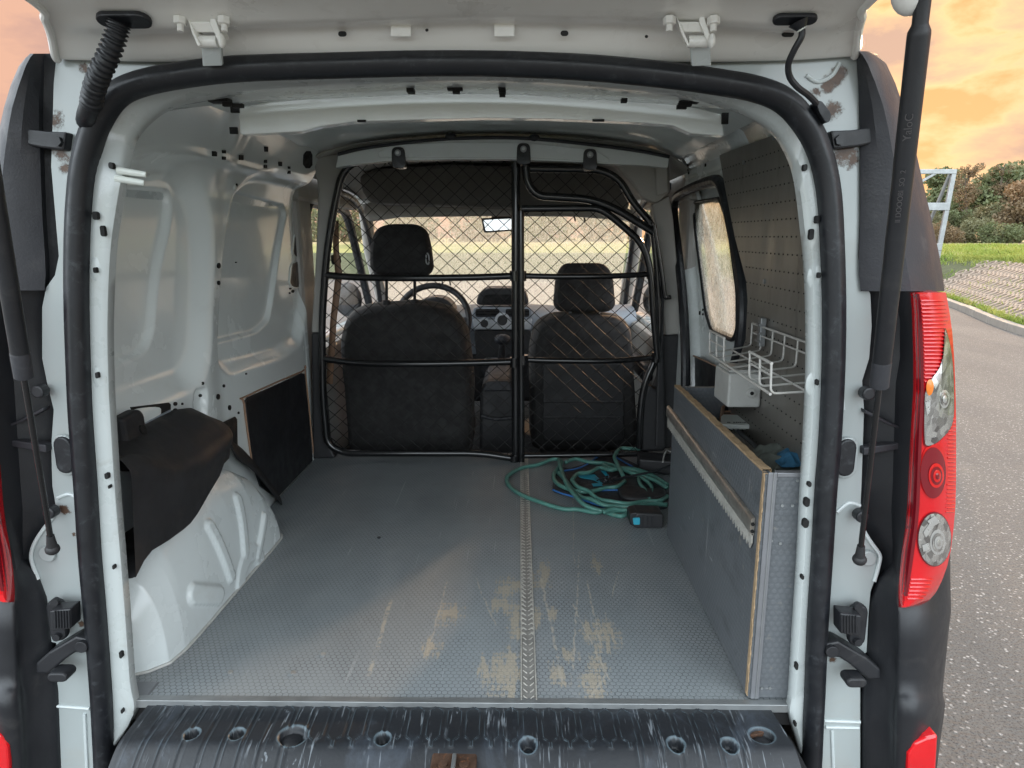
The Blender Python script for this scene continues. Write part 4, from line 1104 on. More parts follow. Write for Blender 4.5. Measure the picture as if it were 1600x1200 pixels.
# doors
def door(sgn):
    x = CL if sgn < 0 else CR
    e = empty('front_door', (x, 3.4, .5), parent=van)
    a, c = (x-.06, x) if sgn < 0 else (x, x+.06)
    MB().box((a, 2.72, .36), (c, 4.10, 1.00)).out('door_shell', 'white', e, smooth=False, bevel=.01)
    a2, c2 = (x, x+.05) if sgn < 0 else (x-.05, x)
    MB().box((a2, 2.75, .42), (c2, 4.05, .98)).out('door_card', 'cab_grey', e, smooth=False, bevel=.02)
    a3, c3 = (x+.05, x+.10) if sgn < 0 else (x-.10, x-.05)
    MB().box((a3, 3.1, .78), (c3, 3.7, .86)).out('armrest', 'cab_dark', e, smooth=False, bevel=.015)
    gx = x-.02 if sgn < 0 else x+.02
    MB().prism([(gx, 2.80, 1.0), (gx, 4.02, 1.0), (gx, 3.55, 1.58), (gx, 2.84, 1.60)], (.003, 0, 0)).out('side_window', 'glass', e, smooth=False)
    b = MB(); b.tube(fillet([Vector((x, 2.80, .98)), Vector((x, 2.83, 1.57)), Vector((x, 3.52, 1.56)), Vector((x, 3.98, 1.02))], .12, 6), .022, 10); b.out('window_seal', 'rubber', e)
    # mirror outside
    mx = x+sgn*.12
    b = MB(); b.ball((mx, 3.95, 1.08), .09, 14, 8, (.9, .6, 1.1)); b.out('wing_mirror', 'cab_dark', e)
    return e
door(-1); door(1)
for sgn, x in ((-1, CL+.01), (1, CR-.01)):
    b = MB(); b.tube([(x, 4.32, 1.0), (x+.0*sgn, 3.98, 1.36), (x-.05*sgn, 3.66, 1.62)], .035, 12); b.out('windscreen_pillar', 'cab_grey', van)
    b = MB(); b.tube(catmull([Vector((x-sgn*.03, 4.10, .98)), Vector((x-sgn*.03, 4.0, 1.2)), Vector((x-sgn*.04, 3.78, 1.45)), Vector((x-sgn*.05, 3.45, 1.60)), Vector((x-sgn*.04, 2.9, 1.63))], 6), .014, 10); b.out('cab_door_seal', 'rubber', van)
    MB().box((x-.03, 2.62, .4), (x+.03, 2.80, 1.70)).out('cab_b_pillar', 'cab_grey', van, smooth=False, bevel=.02)
# windscreen
ws = MB().prism([(CL+.04, 4.36, .99), (CR-.04, 4.36, .99), (CR-.08, 3.66, 1.645), (CL+.08, 3.66, 1.645)], (0, .003, .003)).out('windscreen', 'ws', van, smooth=False)
MB().box((CL, 3.62, 1.62), (CR, 3.74, 1.80)).out('windscreen_header', 'white', van, smooth=False, bevel=.02)
# bonnet and front
rows = [[(XC+t*.74, Y, z-.04*abs(t)**3) for t in np.linspace(-1, 1, 15)] for Y, z in ((4.34, 1.0), (4.6, .97), (4.9, .90), (5.1, .80), (5.18, .62), (5.2, .3))]
MB().loft(rows).out('bonnet', 'white', van, solid=.01)
# room mirror
b = MB().prism(fillet([PY(x, y, 3.60) for x, y in [(752,341),(806,338),(810,360),(756,364)]], .012, 5, True), (0, .03, 0)); b.out('rear_view_mirror', 'cab_dark', van, smooth=False, bevel=.005)
MB().prism(fillet([PY(x, y, 3.598) for x, y in [(755,344),(803,341),(806,358),(759,361)]], .008, 4, True), (0, .003, 0)).out('mirror_glass', 'chrome', van, smooth=False)
MB().box(tuple(PY(768, 342, 3.62)), tuple(PY(798, 330, 3.68))).out('mirror_mount', 'brown', van, smooth=False, bevel=.004)
for x in (897, 912, 690, 702):
    y0 = 336 if x > 800 else 436
    MB().tube([PY(x, y0, 3.5), PY(x+2, y0+10, 3.5)], .004, 6).out('visor_clip', 'cab_dark', van)

# dashboard
da = empty('dashboard', (XC, 4.0, 1.0), parent=van)
prof = [(4.36, .985), (4.15, 1.03), (3.95, 1.045), (3.80, 1.03), (3.74, .99), (3.74, .93), (3.80, .86), (3.84, .78)]
rows = []
for t in np.linspace(-1, 1, 31):
    x = XC+t*.74
    rows.append([Vector((x, y+.04*t*t, z+.012*math.cos(t*5))) for y, z in catmull_2d] if False else [Vector((x, y+.04*t*t, z+.008*math.cos(t*5))) for y, z in prof])
rows = [catmull(r, 4) for r in rows]
MB().loft(rows).out('dash_top', 'dash', da)
MB().box((CL, 3.86, .50), (CR, 4.2, .90)).out('dash_lower', 'cab_dark', da, smooth=False, bevel=.03)
def dpoly(name, pts, Y, t, mat, r=.01, bevel=.004): return MB().prism(fillet([PY(x, y, Y) for x, y in pts], r, 5, True), (0, t, 0)).out(name, mat, da, smooth=False, bevel=bevel)
dpoly('display_hood', [(742,477),(748,458),(760,450),(812,450),(823,458),(828,477)], 3.70, .18, 'cab_dark', .05, .01)
dpoly('display_screen', [(752,474),(757,460),(814,460),(819,474)], 3.695, .01, 'hole', .02, .001)
dpoly('air_vent_panel', [(740,480),(830,480),(832,498),(738,498)], 3.70, .10, 'dash', .02)
for (x0, x1) in ((743, 780), (790, 827)):
    v_ = dpoly('air_vent', [(x0,483),(x1,483),(x1,495),(x0,495)], 3.692, .01, 'hole', .01, .001)
    for k in range(3): MB().tube([PY(x0+1, 485+k*4, 3.688), PY(x1-1, 485+k*4, 3.688)], .003, 6).out('vent_slat', 'cab_dark', da)
dpoly('control_panel', [(738,499),(832,499),(829,515),(741,515)], 3.69, .10, 'silver', .01)
for x, y, r in ((757,505,.024),(785,500,.032),(813,505,.024)):
    c = PY(x, y, 3.675); disc(c, (0, 1, 0), r*1.25, .014, seg=24).out('knob_ring', 'silver', da, smooth=False, bevel=.002)
    disc(c+Vector((0, -.012, 0)), (0, 1, 0), r*.85, .026, seg=24).out('knob', 'cab_dark', da, smooth=False, bevel=.004)
dpoly('centre_stack', [(740,516),(830,516),(824,590),(748,590)], 3.72, .2, 'cab_dark', .02)
dpoly('centre_tray', [(752,572),(818,572),(814,588),(756,588)], 3.60, .15, 'trim', .015)
# gear lever
c = PY(783, 566, 3.5); k_ = PY(785, 530, 3.45)
b = MB(); b.tube([c, k_], [.022, .012], 12); b.out('gear_gaiter', 'cab_dark', da)
b = MB(); b.ball(k_, .034, 16, 10, (1.25, 1, .8)); b.out('gear_knob', 'trim', da)
dpoly('gear_surround', [(754,560),(815,560),(818,586),(752,586)], 3.52, .03, 'trim', .03)
# storage box between the seats
sb = empty('centre_console', (XC+.1, 3.05, .4), parent=van)
b = MB(); rows = []
P0 = fillet([PY(x, y, 2.92) for x, y in [(749,720),(750,610),(760,594),(796,593),(804,606),(806,720)]], .03, 6, True)
MB().prism(P0, (0, .40, 0)).out('console_box', 'cab_dark', sb, smooth=False, bevel=.015)
MB().prism(fillet([PY(x, y, 2.905) for x, y in [(752,612),(760,596),(796,595),(802,612)]], .02, 6, True), (0, .30, .012)).out('console_lid', 'trim', sb, smooth=False, bevel=.012)
MB().tube(catmull([PY(x, y, 2.905) for x, y in [(752,650),(775,655),(800,653)]], 4), .008, 8).out('console_lip', 'trim', sb)
# steering wheel
sw = empty('steering_wheel', (-.46, 3.52, .96), parent=van)
c = PY(676, 500, 3.50); nrm = Vector((0, -1, .45)).normalized(); u = Vector((1, 0, 0)); w = nrm.cross(u).normalized(); R_ = .185
b = MB(); b.tube([c+u*R_*math.cos(a)+w*R_*math.sin(a) for a in np.linspace(0, 2*math.pi, 41)[:-1]], .016, 10, closed=True); b.out('wheel_rim', 'cab_dark', sw)
b = MB(); b.ball(c, .07, 16, 8, (1, .5, 1)); b.out('wheel_hub', 'trim', sw)
for a in (0, math.pi, math.pi*1.5):
    MB().tube([c+(u*math.cos(a)+w*math.sin(a))*.05, c+(u*math.cos(a)+w*math.sin(a))*R_], .014, 8).out('wheel_spoke', 'trim', sw)
dpoly('instrument_hood', [(640,492),(648,474),(672,463),(700,466),(715,490)], 3.72, .16, 'cab_dark', .05, .01)

# ================================================================ TAILGATE
tg = empty('tailgate', (XC, 1.1, 1.72), parent=van)
y0 = [(90,93),(200,96),(330,98),(500,98),(720,97),(940,97),(1110,97),(1240,94),(1335,88)]
def rowY(pts, Y, dz=0): return [PY(x, y, Y)+Vector((0, 0, dz)) for x, y in pts]
r0 = rowY(y0, 1.130)
r0b = [p+Vector((0, .02, .012)) for p in r0]
rA = rowY([(86,86),(198,90),(330,91),(500,91),(720,90),(940,90),(1110,90),(1242,87),(1338,80)], 1.118)
r1 = rowY([(80,55),(195,58),(330,52),(500,46),(720,40),(940,42),(1110,46),(1245,54),(1341,52)], 1.085)
r2 = rowY([(70,30),(190,44),(328,40),(500,34),(720,28),(940,30),(1112,36),(1247,42),(1347,28)], 1.05)
r3 = rowY([(50,0),(180,0),(326,0),(500,0),(720,0),(940,0),(1114,0),(1256,0),(1361,0)], 1.00)
r4 = [Vector((XC+(p.x-XC)*1.03, .80, p.z+.03)) for p in r3]
r5 = [Vector((XC+(p.x-XC)*1.06, .40, p.z+.08)) for p in r3]
r6 = [Vector((XC+(p.x-XC)*1.04, .10, p.z+.13)) for p in r3]
r7 = [p+Vector((0, 0, .06)) for p in r6]
R = [catmull(r, 5) for r in (r0b, r0, rA, r1, r2, r3, r4, r5, r6, r7)]
cols = [catmull(list(c), 3) for c in zip(*R)]
R = [list(r) for r in zip(*cols)]
MB().loft(R).out('inner_skin', 'gate', tg, auto=0)
# outer skin closes it from above
top_ = [[Vector((XC+t*.72, y, z)) for t in np.linspace(-1, 1, 13)] for y, z in ((1.17, 1.80), (1.1, 1.845), (.8, 1.87), (.4, 1.91), (.09, 1.94))]
MB().loft(top_).out('outer_skin', 'white', tg)
# rounded side beads
for s in (0, -1):
    pts = [r[s] for r in (r0, rA, r1, r2, r3, r4, r5, r6)]
    b = MB(); b.tube(catmull(pts, 5), .006, 10); b.out('edge_bead', 'gate', tg)
b = MB()
for x, y, w, h in [(535,53,.011,.007),(882,52,.011,.007),(1231,53,.016,.008),(667,47,.004,.004),(1010,57,.004,.004)]:
    pill(PY(x, y, 1.082), (0, 1, .3), (1, 0, 0), h, w, .006, b)
b.out('drain_hole', 'hole', tg, smooth=False)
for cx in (626, 788):
    MB().prism([PY(x, y, 1.081) for x, y in [(cx-16,22),(cx+16,22),(cx+16,57),(cx-16,57)]], (0, .004, 0)).out('stiffener_pad', 'gate', tg, smooth=False, bevel=.0015)
def hinge(dx, mirror=False):
    e = empty('gate_hinge', PY(dx, 60, 1.05), parent=van)
    q = lambda x, y, Y: PY(dx+(x-326 if not mirror else x-326), y, Y)
    # arm rising from the roof
    MB().prism([q(314,72,1.055), q(345,72,1.055), q(347,103,1.085), q(316,104,1.085)], (0, .008, .004)).out('hinge_arm', 'white', e, smooth=False, bevel=.002)
    MB().tube([q(310,65,1.05), q(340,65,1.05)], .008, 14).out('hinge_knuckle', 'gate', e)
    MB().prism([q(296,34,1.040), q(328,34,1.040), q(336,51,1.045), q(303,51,1.045)], (0, .006, .002)).out('hinge_bridge', 'gate', e, smooth=False, bevel=.002)
    for s, pts in ((0, [(291,23),(297,35),(313,71),(309,72),(299,50)]), (1, [(328,23),(334,22),(345,55),(350,66),(343,71),(335,52),(328,36)])):
        MB().prism([q(x, y, 1.038) for x, y in pts], (0, .022, .01)).out('hinge_cheek', 'gate', e, smooth=False, bevel=.001)
    for x in (281, 350):
        MB().prism(fillet([q(x-12,24,1.045), q(x+12,22,1.045), q(x+14,32,1.045), q(x-10,34,1.045)], .006, 4, True), (0, .02, .006)).out('hinge_flange', 'gate', e, smooth=False, bevel=.001)
        c = q(x, 33, 1.035); disc(c, (0, .2, 1), .009, .010, seg=6).out('hinge_nut', 'gate', e, smooth=False, bevel=.001)
        disc(c+Vector((0, 0, -.008)), (0, .2, 1), .0045, .012, seg=10).out('hinge_stud', 'gate', e, smooth=False)
    b = MB(); b.ball(q(347, 64, 1.035), .0075, 12, 8, (.7, 1, 1.3)); b.out('hinge_pin', 'gate', e)
hinge(326); hinge(1091)
# corrugated cable boot on the left
bt = empty('cable_boot', PY(180, 60, 1.0), parent=van)
pill(PY(194, 31, 1.03), (0, .35, 1), (1, 0, 0), .030, .074, .008).out('boot_flange', 'rubber', bt, smooth=False, bevel=.002)
cp = catmull([PY(186, 36, 1.03), PY(181, 55, 1.03), PY(170, 85, 1.035), PY(156, 115, 1.045), PY(147, 140, 1.06), PY(142, 165, 1.08)], 14)
rr = [.0135+.0026*math.cos(i*2*math.pi/3.6) for i in range(len(cp))]
MB().tube(cp, rr, 16).out('boot_bellows', 'rubber', bt, auto=0)
MB().tube(catmull([PY(142, 160, 1.08), PY(136, 178, 1.09), PY(134, 190, 1.11)], 5), [.0135]*11, 12).out('boot_foot', 'rubber', bt)
# washer hose on the right
wh = empty('washer_hose', PY(1245, 80, 1.0), parent=van)
pill(PY(1242, 30, 1.03), (0, .35, 1), (1, 0, 0), .020, .060, .007).out('hose_grommet', 'rubber', wh, smooth=False, bevel=.002)
MB().tube([PY(1248, 34, 1.03), PY(1252, 46, 1.03)], [.014, .006], 12).out('grommet_cone', 'rubber', wh)
MB().tube([PY(1251, 43, 1.03), PY(1253, 47, 1.03)], .0065, 10).out('hose_clip', 'brush_white', wh)
MB().tube(catmull([PY(x, y, 1.03+t*.06) for x, y, t in [(1253,46,0),(1252,58,0),(1241,78,.1),(1232,100,.3),(1234,120,.5),(1246,136,.6),(1262,148,.8),(1276,162,1)]], 6), .0045, 10).out('hose_tube', 'rubber', wh)
MB().prism(fillet([PY(x, y, 1.095) for x, y in [(1276,158),(1284,157),(1300,178),(1297,190),(1290,192),(1278,172)]], .006, 4, True), (0, .03, 0)).out('hose_foot', 'rubber', wh, smooth=False, bevel=.003)
# bracket corner by the strut
b = MB(); b.ball(PY(1424, -10, .85), .021, 16, 10, (1, .9, 1.1)); q_ = PY(1424, -10, .85); b.tube([q_, q_+Vector((.01, 0, .09))], .020, 12); b.out('strut_bracket', 'gate', tg)

# ---------- gas struts
def strut(a, c, name='gas_strut'):
    """a lower ball, c upper end"""
    e = empty(name, a, parent=van); d = (c-a); ln = d.length; d.normalize(); u = d.orthogonal().normalized()
    P = lambda t: a+d*t
    b = MB(); b.ball(a, .0115, 14, 10, (1, 1, .9)); b.tube([P(.0), P(.03)], [.009, .006], 12); b.out('ball_socket', 'cab_dark', e)
    t1 = .335
    MB().tube([P(.02), P(t1+.02)], .0045, 12).out('strut_rod', 'tube', e)
    MB().tube([P(t1-.002), P(t1), P(t1+.038), P(t1+.04)], [.009, .0128, .0128, .0122], 20).out('strut_collar', 'trim', e, auto=30)
    MB().tube([P(t1+.04), P(ln-.030), P(ln-.026), P(ln-.020), P(ln-.018), P(ln+.05)], [.0122, .0122, .0118, .009, .0085, .009], 20).out('strut_cylinder', 'bumper', e, auto=30)
    return e, P, d
sR, PR, dR = strut(PY(1343, 874, 1.075), PY(1441, 8, .84))
tR = PR(.335+.36)
LnR = (PY(1441, 8, .84)-PY(1343, 874, 1.075)).length
for body, sz, f_, off in (('YaloC', .0125, .845, 0), ('II DOOOBI  SO  2', .0085, .745, .0005)):
    pc_ = PR(LnR*f_); vw = (CAM-pc_); vw = (vw-dR*vw.dot(dR)).normalized()
    text_mesh('lettering', body, sz, 'print', sR, pc_+vw*.0128, dR, vw.cross(dR))
strut(PY(82, 858, 1.075), PY(-50, 60, .86))

# ================================================================ REAR CORNERS (right built, left mirrored across the van)
def corner(side):
    f = (lambda p: Vector(p)) if side > 0 else mir
    fl_ = side < 0
    dxl = Vector((0, 0, 0))
    e = empty('rear_corner_trim', f(PY(1400, 600, 1.15)), parent=van)
    def out(mb, name, mat, parent=None, **kw):
        if fl_: mb.f = [q[::-1] for q in mb.f]
        return mb.out(name, mat, parent or e, **kw)
    def T(x, y, Y): return f(PY(x, y, Y))
    # upper pillar cover
    up = [(80,1337,1346,1354,1360),(86,1337,1352,1364,1372),(100,1338,1360,1376,1385),(130,1340,1372,1390,1399),(165,1342,1384,1402,1411),(200,1343,1392,1411,1421),(240,1343,1399,1420,1432),(280,1343,1405,1429,1441),
          (340,1343,1412,1442,1455),(400,1341,1418,1453,1468),(430,1341,1424,1459,1473),(455,1344,1428,1462,1476)]
    rows = []
    for y, a, c, d, g_ in up:
        P = [T(a-24, y, 1.175), T(a, y, 1.165), T(a+1, y, 1.135), T((a+c)/2, y, 1.115), T(c-4, y, 1.108), T(c+3, y, 1.112), T(d, y, 1.150), T(g_, y, 1.21)]
        last = P[-1]; P.append(Vector((last.x, 1.45, last.z))); rows.append(P)
    out(MB().loft(rows), 'pillar_cover', 'trim', auto=30, sub=0)
    # middle, inside the lamp
    md = [(455,1344,1424),(500,1362,1428),(560,1358,1430),(600,1346,1426),(700,1347,1421),(760,1346,1419),(800,1344,1417),(850,1362,1411),(890,1372,1405),(950,1357,1403)]
    rows = []
    for y, a, c in md:
        rows.append([T(a-30, y, 1.19), T(a, y, 1.165), T((a*2+c)/3, y, 1.150), T((a+2*c)/3, y, 1.135), T(c-3, y, 1.105), T(c+4, y, 1.098)])
    out(MB().loft(rows), 'lamp_side_cover', 'bumper')
    for pts in ([(1350,700),(1420,690),(1418,700),(1350,712)], [(1352,640),(1390,660),(1420,672),(1420,676),(1388,664),(1352,646)]):
        out(MB().prism([T(x, y, 1.125) for x, y in pts], (0, .02, 0)), 'cover_step', 'trim', smooth=False, bevel=.002)
    # lower: bumper corner
    lo = [(952,1357,1403,1440,1470,1.0),(935,1357,1403,1450,1472,0)]
    rows = []
    for y, a, c, g_, bl_ in [(862,1404,1425,1485,-.03),(905,1370,1408,1485,-.03),(940,1358,1404,1486,-.022),(956,1356,1404,1486,0),(1000,1354,1403,1481,0),(1060,1348,1402,1475,0),(1078,1346,1401,1473,0),(1088,1345,1400,1474,.010),(1100,1345,1399,1477,.022),(1125,1345,1398,1474,.020),(1145,1345,1398,1471,.012),(1200,1345,1398,1464,.008),(1330,1345,1398,1458,.0)]:
        P = [T(a-26, y, 1.175), T(a, y, 1.165), T(a+2, y, 1.140), T((a+c)/2, y, 1.12), T(c-5, y, 1.10), T(c+5, y, 1.085-bl_*.6), T((c+g_)/2, y, 1.085-bl_), T(g_-8, y, 1.13-bl_*.5), T(g_, y, 1.20)]
        last = P[-1]; P.append(Vector((last.x, 1.5, last.z))); rows.append(P)
    out(MB().loft([catmull(r[:-1], 3)+[r[-1]] for r in rows]), 'bumper_corner', 'bumper', auto=0)
    # small lower reflector
    pts = [(1418,1200),(1419,1178),(1430,1161),(1448,1153),(1466,1149),(1463,1200),(1458,1290),(1420,1290)]
    out(MB().prism([T(x, y, 1.068) for x, y in pts], (0, .03, 0)), 'bumper_reflector', 'lens', smooth=False, bevel=.004)
    # brackets: upper strap, lower arm
    out(MB().prism([T(x, y, 1.122) for x, y in [(1298,204),(1330,203),(1368,198),(1374,200),(1374,222),(1340,229),(1303,233)]], (0, .02, 0)), 'trim_strap', 'bumper', smooth=False, bevel=.003)
    out(disc(T(1312, 219, 1.119), (0, 1, 0), .008, .008, seg=6), 'strap_bolt', 'bumper', smooth=False)
    out(MB().prism([T(x, y, 1.104) for x, y in [(1290,1006),(1310,1002),(1355,1028),(1376,1046),(1376,1062),(1356,1062),(1330,1040),(1312,1028),(1292,1028)]], (0, .035, 0)), 'bumper_arm', 'bumper', smooth=False, bevel=.004)
    out(disc(T(1299, 1017, 1.101), (0, 1, 0), .011, .010, seg=16), 'arm_bolt', 'bumper', smooth=False, bevel=.001)
    out(pill(T(1333, 1060, 1.10), (0, 1, 0), (1, 0, 0), .018, .036, .03), 'bumper_clip', 'bumper', smooth=False, bevel=.003)
    for x, y in ((1354, 614), (1344, 805)):
        out(disc(T(x, y, 1.12), (0, 1, 0), .011, .02, seg=14), 'trim_fastener', 'bumper', smooth=False, bevel=.003)
    # big oval blanking plug
    rim = pill(T(1322, 715, 1.135), (0, 1, 0), (0, 0, 1), .037, .074, .008)
    out(rim, 'plug_rim', 'rustpaint', smooth=False, bevel=.003)
    out(pill(T(1322, 715, 1.130), (0, 1, 0), (0, 0, 1), .030, .066, .008), 'blanking_plug', 'rubber', smooth=False, bevel=.003)
    # gate guide: plate with ribbed block
    gd = empty('gate_guide', f(PY(1335, 975, 1.1)), parent=van)
    out(pill(T(1339, 975, 1.118), (0, 1, 0), (-.01*side, 0, 1), .029, .080, .016), 'guide_plate', 'bumper', gd, smooth=False, bevel=.004)
    out(MB().prism([T(x, y, 1.085) for x, y in [(1313,958),(1347,962),(1345,996),(1313,990)]], (0, .03, 0)), 'guide_block', 'bumper', gd, smooth=False, bevel=.003)
    for k in range(6):
        out(MB().tube([T(1315+k*4.5, 962, 1.084), T(1315+k*4.5, 989, 1.084)], .0013, 5), 'guide_rib', 'bumper', gd)
    for y in (947, 1003): out(disc(T(1340, y, 1.106), (0, 1, 0), .007, .008, seg=12), 'guide_screw', 'bumper', gd, smooth=False)
    # pressed cup behind the strut ball
    out(disc(T(1356, 872, 1.136), (0, 1, 0), .014, .008, seg=24, ratio=1.1), 'ball_stud_cup', 'rustpaint', smooth=False, bevel=.003)
    # ---------------- tail lamp
    la = empty('tail_lamp', f(PY(1455, 700, 1.1)), parent=van)
    L_ = [(457,1422,1478),(462,1423,1479),(490,1425,1484),(520,1426,1488),(560,1427,1491),(610,1427,1493),(660,1424,1494),(700,1422,1494),(745,1420,1494),(790,1418,1493),(825,1415,1490),(858,1410,1486),(885,1407,1480),(907,1405,1472),(925,1404,1463),(938,1404,1452),(946,1404,1438),(949,1404,1426)]
    YL = 1.052
    def lampP(y, t):
        """point on the lens: t 0 at the inner edge, 1 on the outer silhouette"""
        a = np.interp(y, [q[0] for q in L_], [q[1] for q in L_]); c = np.interp(y, [q[0] for q in L_], [q[2] for q in L_])
        Yd = YL+.005+.020*max(0, (.22-t)/.22)**1.5+.10*max(0, t-.45)**2.0
        return T(a+(c-a)*t, y, Yd)
    rows = []
    for y in [457, 459, 463]+list(range(470, 945, 6))+[946, 949]:
        r = [T(np.interp(y, [q[0] for q in L_], [q[1] for q in L_])-1, y, 1.13)]
        r += [lampP(y, t) for t in np.linspace(0, 1, 19)]
        last = r[-1]; r.append(Vector((last.x, 1.40 if y < 890 else last.y+.02, last.z))); rows.append(r)
    # ribs as relief in the outer lens zones
    out(MB().loft(rows), 'lamp_lens', 'lens', la, auto=40)
    cap = [rows[0][i] for i in range(len(rows[0]))]
    out(MB().add(cap, [tuple(range(len(cap)))]), 'lamp_top', 'lens', la, smooth=False)
    out(MB().add(rows[-1], [tuple(range(len(cap)))]), 'lamp_bottom', 'lens', la, smooth=False)
    # dark inner flank strip
    rs = [[lampP(y, t)+Vector((0, -.0012, 0)) for t in (0, .08, .17, .24)] for y in range(459, 938, 8)]
    out(MB().loft(rs), 'lamp_flank', 'lens_dark', la)
    # horizontal lens ribs
    b = MB()
    for y in list(range(470, 600, 6))+list(range(905, 940, 6)):
        tmax = .80 if y > 560 and y < 600 else (.92 if y < 600 else .75)
        if y > 500 and y < 600: tmax = min(tmax, .86-(y-500)*.0022)
        b.tube([lampP(y, t)+Vector((0, -.0006, 0)) for t in np.linspace(.26, tmax, 10)], .0017, 5)
    for y in range(655, 800, 6): b.tube([lampP(y, t)+Vector((0, -.0006, 0)) for t in np.linspace(.80, .97, 5)], .0016, 5)
    out(b, 'lens_ribs', 'lens', la)['kind'] = 'stuff'
    def inset(name, pts, mat, off, dome=0.):
        """patch lying on the lens surface; pts in (px,py) on the lens"""
        a_ = lambda y: np.interp(y, [q[0] for q in L_], [q[1] for q in L_]); c_ = lambda y: np.interp(y, [q[0] for q in L_], [q[2] for q in L_])
        cx = sum(p[0] for p in pts)/len(pts); cy = sum(p[1] for p in pts)/len(pts); rows = []
        for s in (1, .9, .75, .55, .3, .05):
            r = []
            for x, y in pts:
                xx = cx+(x-cx)*s; yy = cy+(y-cy)*s
                t = (xx-a_(yy))/(c_(yy)-a_(yy)); r.append(lampP(yy, min(t, 1.0))+Vector((0, -off-dome*(1-s*s), 0)))
            rows.append(r)
        return out(MB().loft(rows, closed_u=True), name, mat, la)
    S = [(1476,515),(1484,545),(1488,585),(1489,640),(1485,665),(1474,680),(1460,692),(1446,695),(1443,680),(1443,640),(1444,615),(1452,595),(1466,575),(1473,550),(1474,530)]
    S = [(p.x, p.y) for p in catmull([Vector((x, y, 0)) for x, y in S], 3, closed=True)]
    inset('indicator_rim', [(x+(x-1466)*.06, y+(y-620)*.03) for x, y in S], 'lens_dark', .0014)
    inset('indicator_window', S, 'lens_clear', .0028, .003)
    el = lambda cx, cy, rx, ry, n=28: [(cx+rx*math.cos(2*math.pi*k/n), cy+ry*math.sin(2*math.pi*k/n)) for k in range(n)]
    for k, r in enumerate((11, 8.5, 6, 3.5)):
        inset('indicator_ring', el(1472, 622, r, r*1.7), 'lens_ring' if k % 2 else 'lens_clear', .0042+.0012*k, .001)
    inset('amber_reflection', el(1451, 605, 6, 13), 'orange', .0040, .002)  # orange patch: the amber bulb's reflection painted onto the lens
    inset('indicator_facet', [(1443,628),(1456,622),(1460,632),(1446,648)], 'lens_ring', .0045)
    inset('brake_bowl', el(1459, 735, 22, 44), 'lens_deep', .0014, 0)
    inset('brake_bowl_inner', el(1457, 738, 20, 40), 'lens_dark', .0024, .0)
    for k, r in enumerate((12, 9, 6, 3.2)):
        inset('brake_ring', el(1461, 742, r, r*1.6), 'lens_dark' if k % 2 else 'lens_deep', .0034+.0012*k, .001)
    inset('reverse_rim', el(1459, 842, 27, 43), 'lens_dark', .0014)
    inset('reverse_window', el(1459, 842, 25.5, 41), 'lens_clear', .0028, .003)
    for k, r in enumerate((15, 12, 9, 6.2, 3.2)):
        inset('reverse_ring', el(1462, 845, r, r*1.65), 'lens_ring' if k % 2 else 'lens_clear', .0046+.0011*k, .001)
    for q in ([(1440,830),(1452,812),(1456,822),(1444,838)], [(1446,812),(1458,804),(1466,814),(1454,822)], [(1438,850),(1448,846),(1450,856),(1440,860)]):
        inset('reverse_facet', q, 'lens_ring', .0052)
corner(1); corner(-1)

# ================================================================ LOOSE THINGS IN THE LOAD BAY
M['shelf'] = simple('worn_shelf_board', (.17, .16, .145), .5, var=.2, vscale=8, dirt=(.30, .27, .22), dirt_amt=.3)
BX, BY0, BY1, BZ = .430, 1.150, 1.880, 1.027
bx = empty('storage_box', (.51, 1.5, FZ), 'long grey plywood storage box along the right wall with worn wooden top edges', 'storage box')
zb = FZ+.004
def bb(name, a, c, mat, **kw): return MB().box(a, c).out(name, mat, bx, smooth=False, **kw)
bb('side_board', (BX, BY0+.001, zb), (BX+.012, BY1, BZ-.002), 'ply_side')
bb('side_board_lining', (BX+.0122, BY0+.014, .94), (BX+.015, BY1-.014, BZ-.002), 'ply')
bb('rear_board', (BX+.0195, BY0+.002, zb), (.540, BY0+.014, BZ-.004), 'ply_back')
bb('front_board', (BX+.0155, BY1-.014, zb), (.57, BY1-.001, BZ-.003), 'ply_back')
bb('wall_board', (.557, BY0+.016, zb), (.569, BY1-.016, .9425), 'ply_side')
bb('shelf_board', (BX+.0155, BY0+.0145, .925), (.5565, BY1-.015, .940), 'shelf')
# raw plywood edges
b = MB(); n_ = 60; rows = []
for i in range(n_+1):
    y = BY0+.016+(BY1-BY0-.018)*i/n_; j = .0012*math.sin(i*1.7)+.0010*math.sin(i*.61+1)
    rows.append([(BX-.0006, y, BZ-.003), (BX-.0006, y, BZ+.001+j), (BX+.0152, y, BZ+.0012+j*.6), (BX+.0152, y, BZ-.003)])
b.loft(rows, closed_u=True); b.out('top_edge', 'ply', bx, auto=50)
b = MB(); rows = []
for i in range(71):
    z = zb+.002+(BZ-zb-.003)*i/70; j = .0015*math.sin(i*2.1)+.0012*math.sin(i*.83)
    rows.append([(BX-.0012, BY0+.0155, z), (BX-.0012-abs(j)*.5, BY0+.004+j, z), (BX+.004, BY0+.001, z), (BX+.004, BY0+.0155, z)])
b.loft(rows, closed_u=True); b.out('corner_edge', 'ply', bx, auto=50)
bb('corner_profile', (BX+.0035, BY0-.0025, zb), (BX+.0190, BY0+.0005, BZ+.002), 'grey_al', bevel=.001)
bb('corner_profile_rib', (BX+.0120, BY0-.0040, zb), (BX+.0132, BY0-.0022, BZ+.002), 'steel')
bb('top_trim', (BX+.0195, BY0-.001, BZ-.0065), (.542, BY0+.0145, BZ+.001), 'grey_al', bevel=.001)
for x, y in ((1212,748),(1246,751),(1222,790),(1219,849),(1205,845),(1190,1075),(1203,1075),(1238,790)):
    c = PY(x, y, BY0+.001); disc(c, (0, 1, 0), .0028, .003, seg=8).out('board_screw', 'steel', bx, smooth=False)
